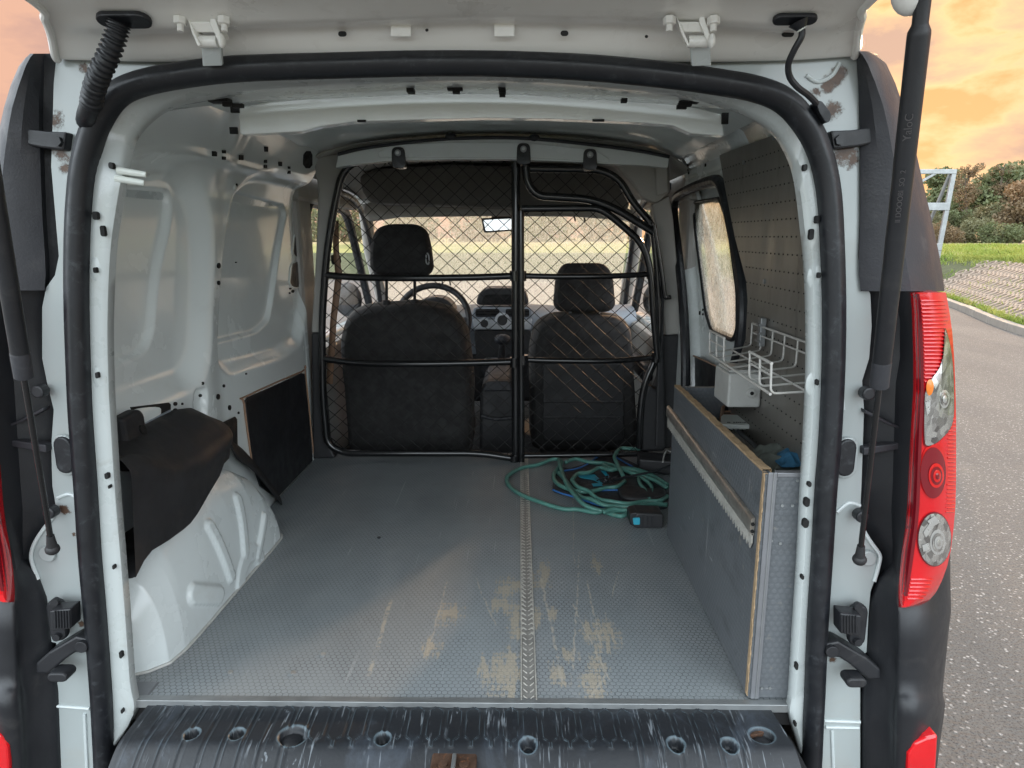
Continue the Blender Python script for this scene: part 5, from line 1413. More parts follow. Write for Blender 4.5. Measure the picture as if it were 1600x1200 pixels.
# aluminium rail with saw-tooth edge along the outer face
r0_, r1_ = PX(1046, 642, BX), PX(1180, 822, BX)
def railp(t, dz, dx): return Vector((BX-dx, r0_.y+(r1_.y-r0_.y)*t, r0_.z+(r1_.z-r0_.z)*t+dz))
b = MB(); rows = []
for i in range(41):
    t = i/40
    rows.append([railp(t, .016, .001), railp(t, .016, .005), railp(t, .012, .0085), railp(t, -.004, .0095), railp(t, -.014, .0085), railp(t, -.018, .005), railp(t, -.018, .001)])
b.loft(rows); 
for r in (rows[0], rows[-1]): b.add(r, [tuple(range(len(r)))])
b.out('side_rail', 'alu', bx, auto=60)
b = MB(); nT = 44
for i in range(nT):
    t = i/nT; t2 = (i+.5)/nT; t3 = (i+1)/nT
    b.prism([railp(t, -.016, .005), railp(t, -.034, .005), railp(t2, -.047, .005), railp(t3, -.034, .005), railp(t3, -.016, .005)], (.0025, 0, 0))
    pass
o = b.out('saw_tooth_edge', 'stripedge', bx, smooth=False); o['kind'] = 'stuff'
for dz in (-.010, .004): disc(railp(1.0, dz, .005)+Vector((0, -.001, 0)), (0, 1, 0), .0035, .002, seg=12).out('rail_end_hole', 'hole', bx, smooth=False)

# grey junction box
jb = empty('junction_box', (.535, 1.66, 1.06), 'small pale grey socket box on the perforated sheet above the storage box', 'junction box')
c0, c1 = PY(1136, 637, 1.63), PY(1179, 588, 1.63)
MB().box((c0.x, 1.63, c0.z), (XR-.018, 1.75, c1.z+.006)).out('housing', 'jbox', jb, smooth=False, bevel=.005)
MB().box((c0.x+.004, 1.64, c1.z+.0062), (XR-.022, 1.74, c1.z+.013)).out('cap', 'jbox', jb, smooth=False, bevel=.004)
c = PY(1174, 614, 1.626); disc(c, (0, 1, 0), .011, .008, seg=20).out('screw_boss', 'jbox', jb, smooth=False, bevel=.002)
disc(c+Vector((0, -.004, 0)), (0, 1, 0), .0045, .003, seg=12).out('screw_hole', 'hole', jb, smooth=False)

# wire basket
wb = empty('wire_basket', (.51, 1.45, 1.16), 'pale coated wire basket hanging askew from the perforated sheet', 'wire basket')
B0 = Vector((.572, 1.70, 0)); B1 = Vector((.572, 1.20, 0)); F0 = Vector((.440, 1.585, 0)); F1 = Vector((.432, 1.165, 0))
zt0, zt1, zb0, zb1 = 1.222, 1.225, 1.166, 1.166
def Pb(s, t, z):  # s 0 back..1 front ; t 0 far..1 near
    a = B0.lerp(B1, t); c = F0.lerp(F1, t); p = a.lerp(c, s); return Vector((p.x, p.y, z))
W = .0021
def wire(name, pts, r=W, rad=.012): MB().tube(fillet(pts, rad, 4), r, 8).out(name, 'wire', wb)
wire('top_rail', [Pb(0, 0, zt0), Pb(0, 1.0, zt1)], .0026)
wire('middle_rail', [Pb(0, .02, zt0-.022), Pb(0, 1.0, zt1-.022)])
wire('bottom_rail', [Pb(.5, 0, zb0), Pb(.5, 1, zb1)]); wire('bottom_rail', [Pb(1, 0, zb0-.001), Pb(1, 1, zb1-.001)], .0026)
nr = 8
for i in range(nr):
    t = i/(nr-1); fr = i in (0, 1, 2) or i >= nr-3
    pts = [Pb(0, t, zt0+(zt1-zt0)*t), Pb(0, t, zb0), Pb(1, t, zb0)]
    if fr: pts.append(Pb(1.02, t, zb0+.052))
    wire('basket_wire', pts)
for t0, t1 in ((0, 2/7), (5/7, 1)):
    wire('lip_rail', [Pb(1.02, t0-.005, zb0+.053), Pb(1.02, t1+.005, zb0+.053)], .0027)
    wire('lip_rail', [Pb(1.01, t0, zb0+.032), Pb(1.01, t1, zb0+.032)])
hk = PX(1188, 520, XR-.03)
MB().box((hk.x-.004, hk.y-.010, hk.z-.032), (hk.x+.010, hk.y+.010, hk.z+.036)).out('hanging_clip', 'steel', wb, smooth=False, bevel=.002)
for dz in (-.02, 0, .02): MB().tube([(hk.x-.006, hk.y-.013, hk.z+dz), (hk.x-.006, hk.y+.013, hk.z+dz)], .003, 8).out('clip_lug', 'steel', wb)

# hand brush with printed head
ZS = .941
hb = empty('hand_brush', PZ(1150, 665, ZS), 'white headed hand tool with tan frame and black bristles lying in the storage box', 'hand brush')
hd = [PZ(x, y, ZS+.010) for x, y in [(1126,654),(1171,655),(1184,668),(1182,671),(1126,670)]]
MB().prism(hd, (0, 0, .012)).out('brush_head', 'brush_white', hb, smooth=False, bevel=.002)
b = MB()
for i in range(8):
    a = PZ(1129+i*6.6, 668, ZS+.006); b.box((a.x-.003, a.y-.008, a.z-.004), (a.x+.003, a.y+.002, a.z+.010))
b.out('head_rib', 'brush_white', hb, smooth=False)
MB().prism([PZ(x, y, ZS+.002) for x, y in [(1130,640),(1158,640),(1172,654),(1128,654)]], (0, 0, .010)).out('bristles', 'cab_dark', hb, smooth=False)
for y in (643, 648): MB().tube([PZ(1130, y, ZS+.016), PZ(1160+(y-640)*.9, y, ZS+.016)], .0028, 6).out('frame_bar', 'brown', hb)
MB().tube(catmull([PZ(1127, 655, ZS+.016), PZ(1129, 640, ZS+.024), PZ(1131, 630, ZS+.034), PZ(1127, 622, ZS+.038)], 5), .0050, 8).out('handle', 'brown', hb)
MB().tube(catmull([PZ(1136, 630, ZS+.030), PZ(1124, 622, ZS+.040), PZ(1108, 622, ZS+.038), PZ(1098, 632, ZS+.028)], 5), [.013, .018]+[.021]*12+[.014, .012], 14).out('handle_grip', 'cab_dark', hb)
MB().tube(catmull([PZ(1134, 630, ZS+.03), PZ(1142, 640, ZS+.012), PZ(1150, 648, ZS+.008)], 5), .005, 8).out('cord_loop', 'cab_dark', hb)
tc_ = PZ(1152, 660, ZS+.0225); text_mesh('lettering', 'tonespo  O', .0115, 'ink', hb, tc_, (-1, 0, 0), (0, -1, 0))
# small screw plug
sc_ = empty('wall_screw', PZ(1100, 645, ZS), 'dark screw with a pale washer at the far end of the storage box', 'screw')
disc(PZ(1100, 645, ZS+.003), (0, 0, 1), .012, .005, seg=16).out('washer', 'jbox', sc_, smooth=False, bevel=.001)
MB().tube([PZ(1098, 643, ZS+.004), PZ(1098, 643, ZS+.026)], .0045, 10).out('screw_shank', 'cab_dark', sc_)

# crumpled cloths
def cloth(name, pts, mat, z0, amp, seed, label):
    """crumpled sheet bounded by the outline, heaped by layered noise folds"""
    P = [PZ(x, y, z0) for x, y in pts]; pl = [(p.x, p.y) for p in P]; xs = [p[0] for p in pl]; ys_ = [p[1] for p in pl]
    nx, ny = 70, 70; X, Y = np.meshgrid(np.linspace(min(xs), max(xs), nx), np.linspace(min(ys_), max(ys_), ny))
    s = sdf(pl, X, Y); Z = np.zeros(X.shape)
    for i in range(ny):
        for j in range(nx):
            v = Vector((X[i, j]*22+seed, Y[i, j]*14, seed)); n1 = mnoise.noise(v); n2 = mnoise.noise(Vector((X[i, j]*50, Y[i, j]*60, seed+4)))
            Z[i, j] = z0+amp*(.5+1.0*(1-abs(n1)*2.2)+.25*n2)*min(1, max(0, -s[i, j]/.022))**.5
    idx = np.arange(nx*ny).reshape(ny, nx); q = np.stack([idx[:-1, :-1], idx[:-1, 1:], idx[1:, 1:], idx[1:, :-1]], -1)
    keep = s[:-1, :-1] < 0.002; v = np.stack([X, Y, Z], -1).reshape(-1, 3)
    return tag(mesh_np(name, v, q[keep], mat, None), label, 'cloth')
cloth('cleaning_cloth', [(1168,712),(1195,703),(1222,698),(1243,702),(1262,712),(1264,742),(1206,744),(1186,730)], 'cloth', ZS+.004, .020, 3.1, 'crumpled grey green cloth in the near end of the storage box')
cloth('work_glove', [(1212,722),(1216,708),(1234,704),(1262,712),(1264,726),(1240,730),(1222,730)], 'bluecloth', ZS+.026, .012, 8.3, 'blue cloth glove lying on the grey green cloth')

# garden hose, traced loop by loop on the floor
hz = FZ+.0085
def fp(x, y, dz=0): return PZ(780+x/5.714, 680+y/5.714, hz+dz)
loops = [
 [(1190,668,0),(1100,720,0),(1000,705,0),(930,680,.004),(850,690,0),(700,662,0),(570,658,0),(380,602,0),(200,532,0),(100,462,0),(68,400,0),(92,350,0),(200,292,0),(350,262,0),(450,222,.002),(520,215,.008),(556,240,.012),(520,300,.012),(488,350,.012),(500,410,.012),(570,462,.012),(700,500,.012),(820,503,.014),(950,470,.014),(1050,458,.014),(1122,410,.014)],
 [(535,225,.018),(548,285,.022),(600,430,.024),(680,540,.020),(760,620,.012),(880,668,.008),(1000,676,.008),(1180,668,.008)],
 [(590,245,.014),(680,212,.014),(800,240,.014),(950,252,.014),(1080,290,.018),(1200,300,.014),(1350,350,.014),(1500,440,.010)],
 [(650,400,.022),(700,345,.022),(800,332,.022),(900,290,.022),(1000,312,.022),(1100,296,.024),(1250,326,.016),(1400,378,.010),(1500,450,.004)],
 [(650,400,.022),(705,462,.022),(800,500,.026),(880,568,.016),(1000,592,.014),(1150,612,.014),(1300,590,.014),(1430,585,.014),(1500,545,.010)],
 [(530,335,.010),(590,400,.012),(640,470,.012),(740,555,.012),(820,572,.014),(930,622,.014),(1050,634,.012),(1200,642,.012),(1350,610,.012),(1500,622,.010)],
 [(1105,360,.026),(1062,270,.030),(1030,190,.032),(1078,122,.030),(1150,118,.028),(1255,126,.026)],
 [(930,690,.010),(1010,660,.012),(1100,668,.010),(1190,660,.006)],
 [(930,262,.020),(1010,300,.022),(1100,310,.022),(1230,352,.020),(1380,400,.012),(1500,470,.010)],
]
hs = MB()
for L in loops: hs.tube(catmull([fp(x, y, z+.002*math.sin(i*1.9)) for i, (x, y, z) in enumerate(L)], 8), .0072, 10)
hs.tube(catmull([fp(x, y, z) for x, y, z in [(1245,385,.016),(1262,440,.016),(1312,500,.016),(1325,572,.014)]], 8), .0062, 10)
hs.tube(catmull([fp(x, y, z) for x, y, z in [(1262,372,.016),(1345,435,.016),(1370,500,.016),(1340,575,.014)]], 8), .0062, 10)
tag(hs.out('garden_hose', 'hose', None, auto=0), 'tangled green garden hose heaped on the floor beside the storage box', 'hose')
# bag under the hose
bg = empty('tool_bag', fp(950, 400), 'flat dark nylon bag with blue piping lying under the green hose', 'bag')
ol = [fp(x, y, -.004) for x, y in [(480,490),(560,520),(660,548),(900,635),(1200,640),(1500,640),(1500,440),(1330,330),(1180,250),(1040,190),(960,178),(880,205),(790,258),(600,315),(520,300),(490,400)]]
pillow(catmull(ol, 4, True), (0, 0, 1), .018, 4, .04).out('bag_body', 'bag', bg, auto=0)
for L in ([(480,488),(560,520),(660,548),(780,590),(940,640)], [(580,318),(700,296),(790,255),(880,195),(960,175),(1020,180)], [(870,496),(960,492),(1058,490)], [(1050,200),(1130,248),(1190,280)]):
    MB().tube(catmull([fp(x, y, .0075) for x, y in L], 6), .0032, 8).out('piping', 'piping', bg)
for q in ([(905,318),(945,318),(985,372),(975,395),(935,352)], [(700,360),(850,352),(905,400),(890,415),(800,392),(720,380)], [(825,435),(900,428),(925,452),(840,458)], [(860,395),(930,430),(915,440),(850,405)]):
    MB().prism([fp(x, y, .0085) for x, y in q], (0, 0, .0012)).out('cyan_mark', 'cyan', bg, smooth=False)
b = pillow(fillet([fp(x, y, .012) for x, y in [(1050,480),(1150,450),(1300,500),(1480,480),(1490,560),(1280,590),(1090,570)]], .03, 4, True), (0, 0, 1), .018, 3, .15); b.out('bag_strap', 'cab_dark', bg, auto=0)
# black cable with tuft of cable ties
cb = empty('power_cable', fp(950, 400), 'thin black cable with a knotted end lying over the bag and hose', 'cable')
MB().tube(catmull([fp(1030,395,.045), fp(1150,370,.045), fp(1300,340,.045), fp(1420,310,.045), fp(1530,270,.05)], 6), .0042, 8).out('cable', 'rubber', cb)
b = MB(); rr_ = random.Random(3)
for i in range(16):
    a = rr_.uniform(0, 6.28); c = fp(rr_.uniform(920, 1040), rr_.uniform(380, 430), .035)
    b.tube(catmull([c, c+Vector((math.cos(a)*.012, math.sin(a)*.010, .010)), c+Vector((math.cos(a+.8)*.022, math.sin(a+.8)*.012, .004))], 4), .0025, 6)
for k in range(4): b.ball(fp(940+k*28, 410-k*6, .032), .011, 10, 6, (1, 1, .8))
b.out('cable_knot', 'rubber', cb)
MB().tube(catmull([fp(860,370,.03), fp(885,395,.034), fp(930,405,.036)], 4), .0012, 5).out('cable_whisker', 'rubber', cb)
# battery tool at the front
bt2 = empty('cordless_tool', PZ(1012, 812, FZ), 'black cordless tool handle with a bright blue square button on the floor', 'tool')
q0 = PZ(992, 826, FZ+.001); 
yb = q0.y
MB().prism(fillet([Vector((q0.x-.004, yb, FZ+.002)), Vector((.428, yb, FZ+.002)), Vector((.428, yb, FZ+.046)), Vector((q0.x+.002, yb, FZ+.050))], .010, 4, True), (0, .07, 0)).out('tool_body', 'cab_dark', bt2, smooth=False, bevel=.004)
MB().prism(fillet([Vector((q0.x-.014, yb+.004, FZ+.010)), Vector((q0.x+.008, yb+.002, FZ+.006)), Vector((q0.x+.008, yb+.002, FZ+.052)), Vector((q0.x-.016, yb+.004, FZ+.046))], .008, 4, True), (0, .06, 0)).out('tool_cap', 'bumper', bt2, smooth=False, bevel=.004)
MB().prism(fillet([PY(x, y, yb-.004) for x, y in [(989,810),(1000,809),(1000,820),(990,820)]], .003, 3, True), (0, .006, 0)).out('blue_button', 'cyan', bt2, smooth=False, bevel=.001)
for dx in (.02, .034, .048): MB().box((q0.x+dx, yb-.002, FZ+.008), (q0.x+dx+.004, yb+.001, FZ+.040)).out('tool_rib', 'bumper', bt2, smooth=False)
# black box by the partition
ab = empty('adapter_box', PZ(1015, 735, FZ), 'black box shaped adapter by the partition behind the storage box', 'adapter')
q1 = PZ(998, 738, FZ)
MB().prism([Vector((q1.x, q1.y, FZ+.002)), Vector((q1.x+.16, q1.y-.05, FZ+.002)), Vector((q1.x+.16, q1.y-.05, FZ+.055)), Vector((q1.x, q1.y, FZ+.05))], (.01, .10, 0)).out('adapter_case', 'cab_dark', ab, smooth=False, bevel=.006)
MB().tube(catmull([fp(1460,240,.05), fp(1475,170,.06), fp(1500,140,.06), fp(1540,150,.05)], 5), .0028, 6).out('adapter_wire', 'wire', ab)

# ================================================================ OUTSIDE
def asphalt():
    m, nt, b = newmat('asphalt'); g = G(nt); o = g.obj()
    big = g.noise(o, .7, 5); c = g.mix(big, (.112, .102, .094), (.158, .145, .132))
    v = g.voro(o, 62, 'F1', 1); d = g.voro(o, 62, 'F1', 0)
    sx = g.xyz(v)[0]
    st = g.m('MULTIPLY', g.ramp(d, .16, .42, 1, 0), g.ramp(sx, .62, .70))
    c = g.mix(g.m('MULTIPLY', g.ramp(d, .2, .5, 1, 0), .35), c, g.mix(sx, (.07, .065, .062), (.24, .22, .21)))
    c = g.mix(g.m('MULTIPLY', st, .65), c, g.mix(g.xyz(v)[1], (.32, .29, .26), (.56, .53, .50)))
    pat = g.ramp(g.noise(g.map(o, scale=(1, .25, 1)), 1.1, 6, .65), .42, .66); c = g.mix(g.m('MULTIPLY', pat, .35), c, (.085, .083, .083))
    dust = g.ramp(g.noise(o, 2.3, 8, .75), .55, .72); c = g.mix(g.m('MULTIPLY', dust, .30), c, (.20, .17, .145))
    dk = g.ramp(g.noise(o, 150, 4, .7), .52, .62); c = g.mix(g.m('MULTIPLY', dk, .7), c, (.022, .021, .021))
    nt.links.new(c, b.inputs['Base Color']); b.inputs['Roughness'].default_value = .95; b.inputs['Specular IOR Level'].default_value = .25
    nt.links.new(g.bump(g.m('SUBTRACT', g.noise(o, 110, 4), d), .8, .006), b.inputs['Normal'])
    return m
M['asphalt'] = asphalt()
def grassmat(name, a, c, d):
    m, nt, b = newmat(name); g = G(nt); o = g.obj()
    col = g.mix(g.ramp(g.noise(o, .5, 6, .6), .38, .62), a, c)
    col = g.mix(g.ramp(g.noise(g.map(o, scale=(1, .5, 1)), .33, 5, .6, .5), .53, .66), col, d)
    col = g.mix(g.m('MULTIPLY', g.noise(o, 14, 5, .7), .5), col, (.05, .06, .02))
    col = g.mix(g.m('MULTIPLY', g.ramp(g.vm('LENGTH', o, out=1), 34, 50), .75), col, (.34, .26, .14))
    nt.links.new(col, b.inputs['Base Color']); b.inputs['Roughness'].default_value = .9
    nt.links.new(g.bump(g.noise(o, 18, 6, .7), 1., .06), b.inputs['Normal']); return m
M['meadow'] = grassmat('meadow', (.19, .215, .065), (.36, .34, .11), (.38, .27, .13))
def blademat():
    m, nt, b = newmat('grass_blade'); g = G(nt); o = g.obj()
    c = g.mix(g.ramp(g.noise(o, .8, 5, .6), .40, .62), (.19, .26, .045), (.42, .40, .11))
    c = g.mix(g.ramp(g.noise(g.map(o, scale=(1, .5, 1)), .33, 5, .6, .5), .53, .66), c, (.42, .28, .13))
    c = g.mix(g.noise(o, 30, 3), c, (.22, .30, .06))
    nt.links.new(c, b.inputs['Base Color']); b.inputs['Roughness'].default_value = .6
    tr = g.N.new('ShaderNodeBsdfTranslucent'); g.L.new(c, tr.inputs[0]); mx = g.N.new('ShaderNodeMixShader'); mx.inputs[0].default_value = .4
    g.L.new(b.outputs[0], mx.inputs[1]); g.L.new(tr.outputs[0], mx.inputs[2]); g.L.new(mx.outputs[0], g.N['Material Output'].inputs[0]); return m
M['blade'] = blademat()
M['concrete'] = simple('weathered_concrete', (.24, .215, .19), .85, var=.15, vscale=3, bump=.6, bscale=80, dirt=(.16, .15, .10), dirt_amt=.5)
M['paver'] = simple('paver_concrete', (.30, .235, .19), .9, var=.2, vscale=4, bump=.6, bscale=60, dirt=(.16, .15, .09), dirt_amt=.5)
M['soil'] = simple('dark_olive_soil', (.075, .080, .035), .95, var=.4, vscale=12, bump=.8, bscale=40, dirt=(.10, .13, .05), dirt_amt=.8)  # dark olive soil, tone varied at random
# ground: one sheet to the horizon
S = []
MB().add([(-400,-300,-.012),(400,-300,-.012),(400,900,-.012),(-400,900,-.012)], [(0,1,2,3)]).out('ground', 'meadow', None, smooth=False)['kind'] = 'structure'
KP = catmull([Vector(p) for p in [(5.4,-12,0),(6.0,0,0),(6.55,5,0),(7.43,10.2,0),(9.04,14.7,0),(9.9,18,0),(8.6,21.5,0),(4,23.5,0),(-4,24,0),(-12,23,0),(-24,20,0)]], 8)
rp_ = [Vector((-24, -12, 0))]+KP
MB().add([Vector((p.x, p.y, 0)) for p in [Vector((-26, -14, 0)), Vector((5.4, -14, 0))]+KP+[Vector((-26, 20, 0))]], [tuple(range(len(KP)+3))]).out('road', 'asphalt', None, smooth=False)['kind'] = 'structure'
# outward normals of the kerb line
def nrm_at(i):
    t = (KP[min(i+1, len(KP)-1)]-KP[max(i-1, 0)]).normalized(); return Vector((t.y, -t.x, 0))
kb = empty('kerb', (7.4, 10, 0)); kb['kind'] = 'structure'
# kerb stones 1 m long
acc = [0.]
for i in range(1, len(KP)): acc.append(acc[-1]+(KP[i]-KP[i-1]).length)
def kat(s):
    s = max(0, min(acc[-1]-1e-4, s)); i = max(j for j in range(len(acc)) if acc[j] <= s); t = (s-acc[i])/(acc[i+1]-acc[i]) if i+1 < len(acc) else 0
    p = KP[i].lerp(KP[i+1], t); n = nrm_at(i).lerp(nrm_at(min(i+1, len(KP)-1)), t).normalized(); return p, n
s = 12.
while s < 44:
    a, na = kat(s); c, nc = kat(s+.985); h = .12+random.uniform(-.006, .006)
    MB().prism([a+Vector((0, 0, -.05)), c+Vector((0, 0, -.05)), c+nc*.14+Vector((0, 0, -.05)), a+na*.14+Vector((0, 0, -.05))], (0, 0, .05+h)).out('kerb_stone', 'concrete', kb, smooth=False, bevel=.012)
    s += 1.0
# bank and field
SL = [(.14, .10), (.25, .11), (1.75, .86), (2.4, .98), (5, 1.02), (12, 1.02), (60, .95), (160, .6)]
rows = []
for i in range(len(KP)):
    n = nrm_at(i); rows.append([KP[i]+n*d+Vector((0, 0, z+.05*mnoise.noise(Vector((KP[i].x*.3, KP[i].y*.3, d*.4)))*(1 if d > 2 else 0))) for d, z in SL])
bank = MB().loft([r[:3] for r in rows]).out('bank', 'soil', None); bank['kind'] = 'structure'
# field surface: polar-ish sheet from the bank crest outwards
fr_rows = []
crest = [r[2] for r in rows]
ctr = Vector((-2, 6, 0))
for p in crest:
    d = (p-ctr); d.z = 0; d.normalize(); r = []
    for k, z in ((0, .86), (.6, .97), (1.6, 1.02), (3, 1.03), (6, 1.05), (12, 1.04), (25, 1.0), (60, .95), (250, .4)):
        q = p+d*k; r.append(Vector((q.x, q.y, z+(.08*mnoise.noise(Vector((q.x*.35, q.y*.35, 2))) if k > 0 else 0))))
    fr_rows.append(r)
MB().loft([catmull(r, 5) for r in fr_rows]).out('field', 'meadow', None, auto=0)['kind'] = 'structure'
# honeycomb lattice blocks lying on the slope
lat = empty('lattice_paving', (9.2, 11.5, .4), 'slope of pale honeycomb concrete blocks rising from the kerb to the meadow', 'paving')
def lattice_block():
    """open hexagonal block: pale ring with a planted hole"""
    b = MB(); v = []; f = []
    for r, z in ((.116, -.02), (.116, .034), (.110, .042), (.086, .042), (.080, -.02)):
        for k in range(6):
            a = math.pi/6+k*math.pi/3; v.append((r*math.cos(a)*1.32, r*math.sin(a)*1.32, z*1.3))
    for i in range(4):
        for k in range(6): f.append((i*6+k, i*6+(k+1) % 6, (i+1)*6+(k+1) % 6, (i+1)*6+k))
    return mesh('lattice_block', v, f)
lme = lattice_block(); lme.materials.append(M['paver'])
cells = []
sx_, sy_ = .270, .2335
for row in range(9):
    up = .36+row*sy_
    k = 0
    s0 = 14.0
    while s0 < 36:
        ss = s0+(.5*sx_ if row % 2 else 0); p, n = kat(ss)
        t = (up-.25)/(1.5); z = .11+.75*t/1.0*1.0
        if up < 1.75:
            c = p+n*up+Vector((0, 0, .11+(up-.25)*.5+.012)); cells.append((c, n))
        s0 += sx_
cells = [(c, n) for c, n in cells if c.y > 7.5 and c.y < 17.5]
cells.sort(key=lambda q: (q[0]-CAM).length)
vis = [q for q in cells if (q[0].x/q[0].y) > .60 and (q[0].x/q[0].y) < .80]
rest = [q for q in cells if not ((q[0].x/q[0].y) > .60 and (q[0].x/q[0].y) < .80)]
vis, more = vis[:300], vis[300:]; rest += more
def blk_mtx(c, n):
    sl = math.atan(.5); X = Vector((0, 0, 1)).cross(n).normalized(); Yv = (n*math.cos(sl)+Vector((0, 0, math.sin(sl)))).normalized(); Z = X.cross(Yv).normalized()
    if Z.z < 0: X = -X; Z = X.cross(Yv)
    m = Matrix((X, Yv, Z)).transposed().to_4x4(); m.translation = c+Z*random.uniform(-.006, .006); return m @ Matrix.Rotation(random.uniform(-.03, .03), 4, 'Z')
for c, n in vis:
    o = bpy.data.objects.new('lattice_block', lme); COL.objects.link(o); o.parent = lat; o.matrix_parent_inverse = Matrix.Translation(-Vector(lat.location)); o.matrix_basis = blk_mtx(c, n)
b = MB(); base = [Vector(v.co) for v in lme.vertices]; bf = [tuple(p.vertices) for p in lme.polygons]
for c, n in rest:
    m = blk_mtx(c, n); b.add([m @ p for p in base], bf)
b.out('lattice_blocks_beyond', 'paver', lat, smooth=False)['kind'] = 'stuff'

# grass blades (uncountable)
def blades(name, pts, hmin, hmax, w, mat='blade', seed=1):
    r = np.random.default_rng(seed); n = len(pts); P = np.array([tuple(p) for p in pts]); a = r.uniform(0, 2*np.pi, n); h = r.uniform(hmin, hmax, n)
    dx, dy = np.cos(a)*w, np.sin(a)*w; lx, ly = r.normal(0, .35, n)*h, r.normal(0, .35, n)*h
    v = np.zeros((n, 4, 3)); v[:, 0] = P-np.stack([dx, dy, 0*dx], -1); v[:, 1] = P+np.stack([dx, dy, 0*dx], -1)
    v[:, 2] = P+np.stack([dx*.8+lx*.4, dy*.8+ly*.4, h*.6], -1); v[:, 3] = P+np.stack([lx, ly, h], -1)
    idx = np.arange(n)[:, None]*4; q = np.concatenate([idx, idx+1, idx+2, idx+3], 1)
    o = mesh_np(name, v.reshape(-1, 3), q, mat, None, smooth_=False); o['kind'] = 'stuff'; return o
pts = []
rr_ = random.Random(5)
def fieldz(x, y, d):
    z = np.interp(d, [0, .6, 1.6, 3, 6, 12, 25, 60], [.86, .97, 1.02, 1.03, 1.05, 1.04, 1.0, .95]); return z+.08*mnoise.noise(Vector((x*.35, y*.35, 2)))
while len(pts) < 52000:
    s = rr_.uniform(16, 36); p, n = kat(s); k = (rr_.random()**1.8)*16; q = p+n*1.75
    d = (q-ctr); d.z = 0; d.normalize(); x = q.x+d.x*k; y = q.y+d.y*k
    cl = mnoise.noise(Vector((x*.9, y*.9, 7)))
    if rr_.random() > .55+cl*.9: continue
    pts.append((x, y, fieldz(x, y, k)-.01))
tag(blades('meadow_grass', pts, .04, .17, .010, seed=2), 'rough green and straw coloured grass on the meadow above the slope', 'grass')
pts = []
for _ in range(15000):
    s = rr_.uniform(14, 33); p, n = kat(s); u = rr_.choice([rr_.gauss(.20, .05), rr_.uniform(.3, 1.75), rr_.gauss(1.7, .12)])
    cl = mnoise.noise(Vector((p.x*1.1, p.y*1.1, u*2+3)))
    if cl < -.12: continue
    q = p+n*max(.15, u); pts.append((q.x, q.y, .10+max(0, u-.25)*.5))
tag(blades('slope_weeds', pts, .04, .13, .012, seed=4), 'green weeds growing along the kerb and in the lattice slope', 'weeds')

# leaning galvanised ladder frame behind the van corner
lf = empty('ladder_frame', (4.6, 7.2, 0), 'galvanised metal ladder frame standing on the road beyond the black van corner', 'metal frame')
YLf = 7.2
def q_(x, y, Y=YLf): return PY(x, y, Y)
tp_, bt_ = q_(1492, 268), q_(1468, 392)
dirr = (bt_-tp_).normalized(); foot = tp_+dirr*((tp_.z-.0)/(-dirr.z)*1.0)
def flatbar(a, c, w, h, name):
    a = Vector(a); c = Vector(c); d = (c-a).normalized(); s = Vector((0, 1, 0)); u = d.cross(s).normalized()
    MB().prism([a+u*w/2, a-u*w/2, c-u*w/2, c+u*w/2], (0, h, 0)).out(name, 'steel', lf, smooth=False, bevel=.004)
flatbar(tp_, foot, .045, .03, 'post')
wL = -1.15
flatbar(tp_+Vector((wL, 0, 0)), foot+Vector((wL, 0, 0)), .045, .03, 'post')
for y, w in ((268, .045), (322, .075), (386, .07)):
    t = (y-268)/(392-268); p = tp_.lerp(bt_, t); flatbar(p+Vector((.02, -.004, 0)), p+Vector((wL, -.004, 0)), w, .036, 'rung')
for z in (.35, .75): 
    t = (tp_.z-z)/(tp_.z); p = tp_.lerp(foot, t); flatbar(p+Vector((.02, -.004, 0)), p+Vector((wL, -.004, 0)), .07, .036, 'rung')
flatbar(q_(1462, 271), q_(1440, 284), .025, .03, 'brace')
MB().tube([tp_+Vector((-.02, .03, 0)), Vector((tp_.x-.1, YLf+1.0, 0.0))], .018, 8).out('rear_leg', 'steel', lf)
MB().tube([tp_+Vector((wL, .03, 0)), Vector((tp_.x+wL-.05, YLf+1.0, 0.0))], .018, 8).out('rear_leg', 'steel', lf)

# ---------- trees
def leafmat(name, a, c, d):
    m, nt, b = newmat(name); g = G(nt); o = g.obj()
    rnd = g.N.new('ShaderNodeObjectInfo').outputs['Random']
    col = g.mix(g.noise(o, 1.2, 4, .6), a, c); col = g.mix(g.ramp(g.noise(o, .55, 3), .5, .68), col, d)
    nt.links.new(col, b.inputs['Base Color']); b.inputs['Roughness'].default_value = .6
    tr = g.N.new('ShaderNodeBsdfTranslucent'); g.L.new(col, tr.inputs[0]); mx = g.N.new('ShaderNodeMixShader'); mx.inputs[0].default_value = .35
    g.L.new(b.outputs[0], mx.inputs[1]); g.L.new(tr.outputs[0], mx.inputs[2]); g.L.new(mx.outputs[0], g.N['Material Output'].inputs[0]); return m
M['leaf_green'] = leafmat('green_leaves', (.085, .11, .05), (.18, .20, .09), (.23, .20, .10))
M['leaf_olive'] = leafmat('olive_leaves', (.11, .115, .06), (.22, .21, .11), (.26, .21, .11))
M['leaf_rust'] = leafmat('rust_leaves', (.13, .10, .055), (.25, .175, .10), (.28, .18, .10))
M['bark'] = simple('bark', (.10, .075, .055), .9, var=.3, vscale=10, bump=.8, bscale=30)
